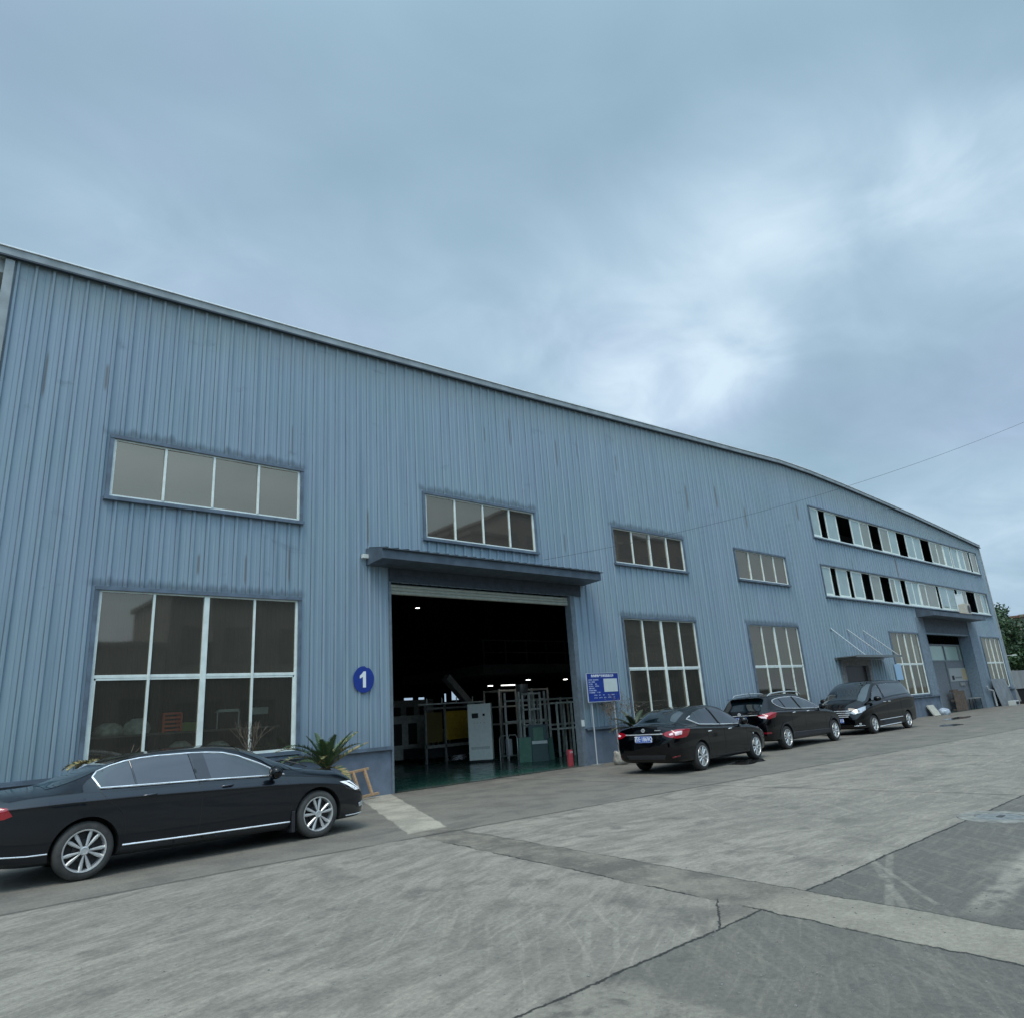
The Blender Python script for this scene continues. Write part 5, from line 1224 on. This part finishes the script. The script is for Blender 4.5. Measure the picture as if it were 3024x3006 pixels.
sl_ = MB().box(-.45, .45, -.03, .03, 0, .62, Matrix.Rotation(rad(-28), 4, 'X')).build('stone_slab', pmat('pale_slab', (.42, .42, .36), .8, nvar=.15)); sl_.location = (33.4, -.38, 0); tag(sl_, 'pale square slab leaning on the plinth left of the second doorway', 'slab')
b = MB(); b.lathe([(.26, 0), (.32, .12), (.26, .28), (.08, .36)], 'Z', 12); sk = b.build('plastic_sack', pmat('blue_grey_sack', (.32, .38, .44), .5, nvar=.4, nscale=10), smooth=60); sk.location = (34.3, -.42, 0); tag(sk, 'grey blue plastic sack lying beside the pale slab', 'sack')

# inside the second doorway
ps = thing('poster', 'pale wall poster with a tan picture inside the second doorway', 'poster', (41.7, .60, 2.1)); MB().box(-2.05, 2.05, 0, .015, -.39, .40).build('sheet', pmat('poster_paper', (.36, .37, .36), .6), ps)
MB().box(.15, .95, -.006, -.001, -.33, .34).build('picture', pmat('poster_tan', (.42, .34, .20), .6), ps); MB().box(-1.75, -1.35, -.006, -.001, -.30, -.05).build('dark_mark', BLACKM, ps)
MB().box(-1.2, .0, -.006, -.001, -.22, -.12).build('writing_strip', pmat('grey_ink', (.2, .2, .2), .6), ps)
wt = MB().box(-.42, .42, 0, .05, -.10, .10).build('wall_tray', STEEL); wt.location = (41.45, .56, 1.53); tag(wt, 'small dark tray fixed under the poster inside the second doorway', 'tray')
for k, (x, h_, lab) in enumerate(((38.75, 1.25, 'weathered wooden crate standing upright left inside the second doorway'), (39.75, 1.15, 'second brown wooden crate, right beside the upright one in the doorway'))):
    t_ = thing('wooden_crate', lab, 'crate', (x, .30, 0)); 
    for j in range(5): MB().box(-.45+j*.18, -.31+j*.18, -.12, -.09, .03, h_).build('slat', PLY, t_)
    for z in (.1, h_*.5, h_-.08): MB().box(-.46, .46, -.085, .10, z-.05, z+.05).build('batten', PLY, t_)
ch = thing('metal_stool', 'dark metal trolley stool standing inside the second doorway by its right post', 'stool', (41.9, .25, 0))
MB().box(-.62, .62, -.2, .2, .62, .67).build('seat', STEEL, ch)
for x in (-.55, .55):
    for y in (-.16, .16): MB().bar((x, y, 0), (x*.92, y, .62), .035).build('leg', DARKIN, ch)
MB().bar((-.52, -.16, .25), (.52, -.16, .25), .03).build('stretcher', DARKIN, ch)

# ================================================================ INSIDE THE HALL
cb = thing('control_cabinet', 'tall pale grey control cabinet with a small dark screen just inside the roller door', 'cabinet', (7.05, 5.60, 0), rad(-44))
MB().box(-.42, .42, 0, .55, .10, 2.02).build('casing', pmat('cabinet_grey', (.88, .90, .83), .45, nvar=.04), cb, bevel=.008); MB().box(-.41, .41, .02, .53, .02, .10).build('base', BLACKM, cb)
MB().box(-.27, -.04, -.012, -.001, 1.53, 1.70).build('screen', BLACKM, cb); MB().box(.12, .20, -.012, -.001, 1.59, 1.67).build('switch', BLACKM, cb)
for k in range(4): MB().lathe([(.012, -.012), (.012, -.001)], 'Y', 10, (-.2+.12*k, 0, 1.36)).build('button', pmat('button_grey', (.2, .2, .2), .5), cb)
for k in range(3): MB().box(-.34, .32, -.004, -.001, .53-.03*k, .54-.03*k).build('vent', pmat('vent_shadow', (.25, .27, .25), .6), cb)
GREENG = pmat('green_glass_edge', (.085, .21, .14), .45, spec=.3, nvar=.1); DGREEN = pmat('dark_green_glass', (.02, .07, .06), .4, spec=.3)
def pane_(label, x, y, w_, h_, mat, rz, col2=None):
    t_ = thing('glass_sheet', label, 'glass sheet', (x, y, 0.012), rad(rz), 'glass sheets leaning inside the roller door'); Mx = Matrix.Rotation(rad(-12), 4, 'X')
    MB().box(-w_/2, w_/2, -.006, .006, 0, h_, Mx).build('pane', mat, t_)
    MB().box(-w_/2-.02, w_/2+.02, .01, .03, 0, h_*1.02, Mx).build('backing', pmat('navy_backing', (.012, .02, .06), .6), t_)
    return t_
pane_('light green glass sheet, left of three leaning inside the door', 7.30, 3.52, .42, .80, GREENG, -48)
g2 = pane_('tallest dark framed glass sheet with a white strip, middle of the three', 7.66, 3.22, .60, 1.18, DGREEN, -42); MB().box(-.22, .30, -.02, -.008, .56, .66, Matrix.Rotation(rad(-12), 4, 'X')).build('white_strip', WHITE, g2)
MB().box(-.16, .18, -.012, -.007, .68, 1.10, Matrix.Rotation(rad(-12), 4, 'X')).build('green_patch', GREENG, g2)
pane_('narrow dark green glass sheet, right of the three leaning panes', 8.14, 3.20, .30, .72, pmat('mid_green_glass', (.06, .15, .11), .45), -30)
rx_ = thing('fire_box', 'red fire extinguisher box with white figures at the right jamb of the roller door', 'fire box', (6.30, .42, .012)); MB().box(-.08, .08, -.05, .05, 0, .45).build('box', pmat('fire_red', (.42, .06, .075), .45, nvar=.1), rx_, bevel=.01); text_mesh('119', .09, 'figures', TEXTW, face_negY(0, -.052, .38), rx_)
# yellow curtained machine and steel frames
ym = thing('yellow_machine', 'dark framed machine with yellow panels left behind the control cabinet', 'machine', (7.0, 7.9, 0))
YP = pmat('yellow_panel', (.46, .28, .02), .5, nvar=.15); YD = pmat('dull_yellow_panel', (.12, .085, .02), .6)
MB().box(.30, 1.35, .10, .14, .80, 1.86).build('yellow_panel', YP, ym); MB().box(-.60, .12, .10, .14, .75, 1.84).build('dull_panel', YD, ym); MB().box(1.45, 2.4, .10, .14, .75, 1.84).build('dull_panel', YD, ym)
for x in (-.7, .2, 1.4, 2.5): MB().box(x-.035, x+.035, 0, .07, .012, 2.1).build('post', STEEL, ym)
MB().box(-.75, 2.55, 0, .07, 1.95, 2.02).build('rail', STEEL, ym); MB().box(-.75, 2.55, .0, .07, .55, .66).build('rail', STEEL, ym); MB().box(-.7, 2.5, .2, 1.6, .2, .55).build('bed', DARKIN, ym)
def rack(name, label, x, y, w_, d_, h_, nx, zs, mat=STEEL, rz=0):
    t_ = thing(name, label, 'steel frame', (x, y, .012), rad(rz))
    for i in range(nx):
        for yy in (0, d_): MB().box(w_*i/(nx-1)-.03, w_*i/(nx-1)+.03, yy-.03, yy+.03, 0, h_).build('post', mat, t_)
    for z in zs: MB().box(-.03, w_+.03, -.025, d_+.025, z-.03, z+.03).build('shelf', mat, t_)
    return t_
PSTEEL = pmat('pale_steel', (.80, .80, .74), .45, nvar=.15)
rack('steel_rack', 'tall pale steel frame at the back behind the bare platform frame', 10.2, 8.2, 2.8, 1.0, 2.6, 4, (1.2, 1.9, 2.55), PSTEEL)
rack('steel_rack', 'narrow pale ladder frame close behind the green glass sheets', 8.55, 4.55, .55, .35, 2.3, 2, (.6, 1.15, 1.7, 2.25), PSTEEL)
rack('steel_rack', 'waist high pale guard frame near the right jamb inside the hall', 9.3, 3.9, 1.5, .4, 1.9, 3, (.95, 1.86), PSTEEL)
for k, (x, y, h_, lb) in enumerate(((6.2, 8.6, 1.2, 'grey boxy machine at the far left with dark openings'), (9.0, 12.0, 1.9, 'bulky grey machine deep in the hall behind the conveyor'))):
    t_ = thing('boxed_machine', lb, 'machine', (x, y+1.5, 0)); MB().box(-1.2, 1.2, -.5, .5, .15, h_+.6).build('housing', pmat('machine_housing', (.34, .345, .31), .6, nvar=.2), t_, bevel=.02)
    for q in (-.8, -.1, .6): MB().box(q-.2, q+.2, -.515, -.502, .7, h_+.3).build('opening', BLACKM, t_)
    for q in (-1.1, 1.1): MB().box(q-.05, q+.05, -.4, .4, .012, .15).build('foot', STEEL, t_)
pr_ = thing('pipe_run', 'pale overhead pipe run above the yellow machine', 'pipe', (6.6, 7.95, 2.15)); MB().tube([(-.6, 0, 0), (2.6, 0, 0)], .03, 8).build('pipe', PSTEEL, pr_)
for q in (-.2, .5, 1.2, 2.0): MB().tube([(q, 0, .0), (q, 0, .22)], .022, 8).build('stub', PSTEEL, pr_)
rack('steel_rack', 'bare steel platform frame to the right of the control cabinet', 8.55, 5.1, 1.3, .8, 2.35, 3, (1.30, 2.05), PSTEEL)
rack('steel_rack', 'long low steel frame behind the right side of the glass sheets', 10.2, 5.9, 2.6, .9, 2.10, 3, (1.05, 2.05), PSTEEL)
rack('steel_rack', 'row of thin rollers on a dark frame far left inside the hall', 6.9, 10.6, 2.4, .9, 1.15, 9, (1.12,), pmat('roller_steel', (.30, .31, .31), .4))
hc = thing('tubular_trolley', 'shiny bent tube trolley between the control cabinet and the glass sheets', 'trolley', (7.75, 4.9, .012))
for x in (0, .42): MB().tube([(x, 0, 0), (x, 0, .75), (x, .08, .85), (x, .40, .85), (x, .48, .75), (x, .48, 0)], .02, 8).build('hoop', pmat('bright_tube', (.65, .66, .64), .3, metal=.3), hc, smooth=60)
MB().box(0, .42, -.01, .49, .14, .17).build('tray', STEEL, hc); MB().lathe([(.12, .17), (.12, .72)], 'Z', 16, (.24, .25, 0)).build('canister', pmat('bright_can', (.5, .5, .5), .35), hc, smooth=40)
cv = thing('conveyor', 'sloping conveyor arm rising behind the control cabinet', 'conveyor', (8.0, 8.6, 0)); MB().bar((1.2, 0, 1.8), (-.2, 0, 3.2), .35, .25).build('arm', STEEL, cv); MB().box(.9, 1.5, -.3, .3, .012, 1.7).build('base', DARKIN, cv)
hp = thing('hopper', 'small round steel hopper on top of the bare platform frame', 'hopper', (9.1, 5.5, 2.10)); MB().lathe([(.06, 0), (.22, .25), (.24, .55), (.001, .56)], 'Z', 18).build('drum', pmat('hopper_steel', (.35, .35, .33), .35, metal=.5), hp, smooth=40)
LM = pmat('lamp_glow', (1, 1, 1), .5, emit=(1, .98, .92), es=9.0)
for x, y, z, lab in ((10.8, 15, 7.12, 'bright high bay lamp alone high up in the dark hall'), (11.36, 7.6, 2.95, 'small lamp hanging above the steel hopper'), (13.6, 7.6, 2.93, 'small lamp nearest the right jamb inside the hall')):
    t_ = thing('hanging_lamp', lab, 'lamp', (x, y, z), 0, 'lamps hanging in the hall'); MB().lathe([(.05, .12), (.16, .0), (.17, -.02)], 'Z', 16, caps=False).build('shade', DARKIN, t_); MB().lathe([(.09, -.03), (.09, -.015)], 'Z', 16).build('bulb', LM, t_)
for x0, x1, lab in ((9.15, 9.40, 'short tube lamp, left of two in the dark hall'), (9.85, 10.60, 'long tube lamp, right of two in the dark hall')):
    t_ = thing('tube_lamp', lab, 'lamp', ((x0+x1)/2, 7.6, 2.74), 0, 'tube lamps in the hall'); MB().tube([(-(x1-x0)/2, 0, 0), ((x1-x0)/2, 0, 0)], .016, 8).build('tube', pmat('tube_glow', (1, 1, 1), .5, emit=(1, 1, .95), es=3.0), t_); MB().box(-(x1-x0)/2, (x1-x0)/2, -.03, .03, .02, .05).build('housing', DARKIN, t_)

# table and goods behind the lowest left window
tb_ = thing('work_table', 'long dark work table just behind the lowest left window', 'table', (-4.4, 1.0, 0)); MB().box(-1.9, 1.9, -.35, .55, 1.66, 1.70).build('top', pmat('table_top', (.16, .13, .10), .6), tb_)
for x in (-1.8, 1.8):
    for y in (-.3, .5): MB().box(x-.03, x+.03, y-.03, y+.03, .012, 1.66).build('leg', DARKIN, tb_)
MB().box(-1.9, 1.9, -.3, .5, 1.22, 1.25).build('lower_shelf', DARKIN, tb_)
cr_ = thing('plastic_crate', 'orange red plastic basket standing on end behind the lowest left window', 'crate', (-4.75, .80, 1.70)); 
for k in range(5): MB().box(-.19+.02*(k == 4), .19-.02*(k == 4), -.12, .12, .02+.08*k, .06+.08*k).build('slat', pmat('orange_red_plastic', (.95, .14, .06), .5), cr_)
MB().box(-.19, -.15, -.13, .13, 0, .36).build('side', pmat('orange_red_plastic', (0, 0, 0)), cr_); MB().box(.15, .19, -.13, .13, 0, .36).build('side', pmat('orange_red_plastic', (0, 0, 0)), cr_)
yb_ = MB().box(-.18, .18, -.14, .14, 0, .17).build('tote_box', pmat('olive_box', (.30, .34, .06), .6), bevel=.01); yb_.location = (-4.41, .82, 1.70); tag(yb_, 'olive yellow tote box right of the orange red basket behind the window', 'box')
for k, (x, z, r_, h_, lab) in enumerate(((-5.85, 1.70, .28, .24, 'pale lumpy sack at the left end of the table behind the window'), (-5.35, 1.70, .26, .30, 'pale lumpy sack next to the orange red basket'), (-4.5, 1.25, .24, .26, 'white bundle on the shelf below the olive box'), (-3.75, 1.25, .26, .20, 'white bundle on the shelf near the bare shrub'))):
    b = MB(); b.lathe([(r_*.9, 0), (r_, h_*.3), (r_*.85, h_*.7), (r_*.4, h_)], 'Z', 14); o = b.build('sack', pmat('pale_sack', (.68, .65, .56), .8, nvar=.3, nscale=9), smooth=70); o.location = (x, .92, z); tag(o, lab, 'sack')
wf = thing('white_frame', 'empty white metal frame standing on the table behind the window', 'frame', (-3.58, .85, 1.70)); MB().box(-.24, -.215, -.02, .02, 0, .40).box(.215, .24, -.02, .02, 0, .40).box(-.24, .24, -.02, .02, .36, .40).box(-.27, .22, -.03, .03, .34, .36).build('bars', WHITE, wf)
for z, w0, w1, lab in ((1.98, -3.04, -2.68, 'white cloth strip hanging inside the right sash of the window'),): 
    o = MB().box(w0, w1, .88, .90, 1.96, 2.11).build('cloth', WHITE); tag(o, lab, 'cloth')

# ================================================================ GROUND DETAILS
mh = thing('manhole_cover', 'round pale concrete manhole ring with a dark iron lid in the yard', 'manhole', (1.22, -11.93, 0.0))
mr = MB().lathe([(.46, .001), (.455, .008), (.27, .010), (.265, .002)], 'Z', 48, caps=False).build('ring', pmat('manhole_ring', (.200, .200, .178), .9, nvar=.35, nscale=7, bump=.5), mh, smooth=40)
MB().lathe([(.001, .006), (.262, .006), (.264, .001)], 'Z', 36, caps=False).build('lid', pmat('iron_lid', (.17, .18, .175), .5, nvar=.3, nscale=14), mh)
MB().box(-.05, .10, -.03, .03, .007, .012).build('lifting_plate', pmat('lid_hole', (.05, .05, .05), .5), mh)
def puddle(x, y, rx, ry, rz):
    b = MB(); n = 30; P = []
    for k in range(n):
        a_ = 2*PI*k/n; r_ = 1+.18*math.sin(2*a_+x)+.12*math.sin(5*a_+y)
        px, py = rx*r_*math.cos(a_), ry*r_*math.sin(a_); P.append((x+px*math.cos(rz)-py*math.sin(rz), y+px*math.sin(rz)+py*math.cos(rz), .004))
    b.quad(*P); return struct(b.build('puddle', pmat('wet_concrete', (.028, .028, .027), .10, spec=.6, nvar=.2, nscale=5), fix=False))
puddle(7.9, -4.45, .75, .42, .25); puddle(23.2, -4.3, .9, .35, .2); puddle(29.5, -2.6, 2.0, .35, .1); puddle(43, -4, 1.6, .4, .1)
# stones and crumbs of concrete
b = MB()
for k in range(420):
    x, y = random.uniform(-8, 3), random.uniform(-14.6, -8)
    if random.random() < .5: x, y = random.uniform(-6.5, -2), random.gauss(-12.3, .6)
    r_ = random.uniform(.002, .007); a_ = random.uniform(0, PI)
    Mx = Matrix.Translation((x, y, r_*.4)) @ Matrix.Rotation(a_, 4, 'Z'); b.box(-r_, r_, -r_*.7, r_*.7, -r_*.5, r_*.5, Mx)
o = b.build('gravel', pmat('crumb', (.22, .215, .20), .9, nvar=.3, nscale=30), fix=False); tag(o, 'fine scattered concrete crumbs on the yard slabs', 'gravel'); o['kind'] = 'stuff'

# ================================================================ TREES
BARK = pmat('bark', (.06, .05, .04), .95, nvar=.3, nscale=10)
FOL = [pmat('foliage_a', (.026, .058, .022), .6, nvar=.35, nscale=2.5), pmat('foliage_b', (.055, .110, .036), .6, nvar=.3, nscale=2.5)]
def tree(label, x, y, H, R, seed, n=13000):
    rnd = random.Random(seed); t_ = thing('broadleaf_tree', label, 'tree', (x, y, 0), 0, 'trees behind the right corner')
    b = MB(); b.tube([(0, 0, 0), (.1, 0, H*.3), (0, .1, H*.6)], [.22, .17, .10], 10); cl = []
    for k in range(9):
        a_ = rnd.uniform(0, 2*PI); r_ = rnd.uniform(.3, .8)*R; z_ = H*rnd.uniform(.35, .8); b.tube([(0, 0, H*rnd.uniform(.25, .5)), (r_*.5*math.cos(a_), r_*.5*math.sin(a_), z_*.85), (r_*math.cos(a_), r_*math.sin(a_), z_)], [.09, .05, .02], 6)
    b.build('trunk', BARK, t_, smooth=60)
    for k in range(70):
        a_ = rnd.uniform(0, 2*PI); e_ = rnd.uniform(-.75, 1); q = math.sqrt(max(0, 1-e_*e_)); rr = rnd.uniform(.55, .98)
        cl.append((Vector((R*q*rr*math.cos(a_), R*q*rr*math.sin(a_), H*.58+H*.40*e_*rr)), rnd.uniform(.16, .32)*R, rnd.random()))
    l = MB()
    for k in range(n):
        c, cr_, sh = rnd.choice(cl); v = Vector([rnd.gauss(0, 1) for _ in range(3)]).normalized(); p = c+v*cr_*rnd.uniform(.55, 1.08); s_ = rnd.uniform(.10, .20)
        u = Vector([rnd.gauss(0, 1) for _ in range(3)]).normalized(); w2 = (u.cross(v+Vector((.01, 0, 0)))).normalized()
        l.cur = 1 if (sh > .55) != (rnd.random() < .2) else 0; l.quad(p-u*s_, p+w2*s_*.55, p+u*s_, p-w2*s_*.55)
    l.build('crown', FOL, t_, fix=False)
tree('dense green tree directly behind the right corner of the warehouse', 63.5, 5.2, 7.9, 3.6, 3, 17000)
tree('bushy green tree farther right along the yard wall', 69.5, 6.2, 8.6, 3.5, 5); tree('deep green tree standing back between the two front trees', 66.5, 11.5, 8.4, 3.4, 8); tree('last green tree at the far end of the yard wall', 77, 9.5, 8.8, 3.6, 11)
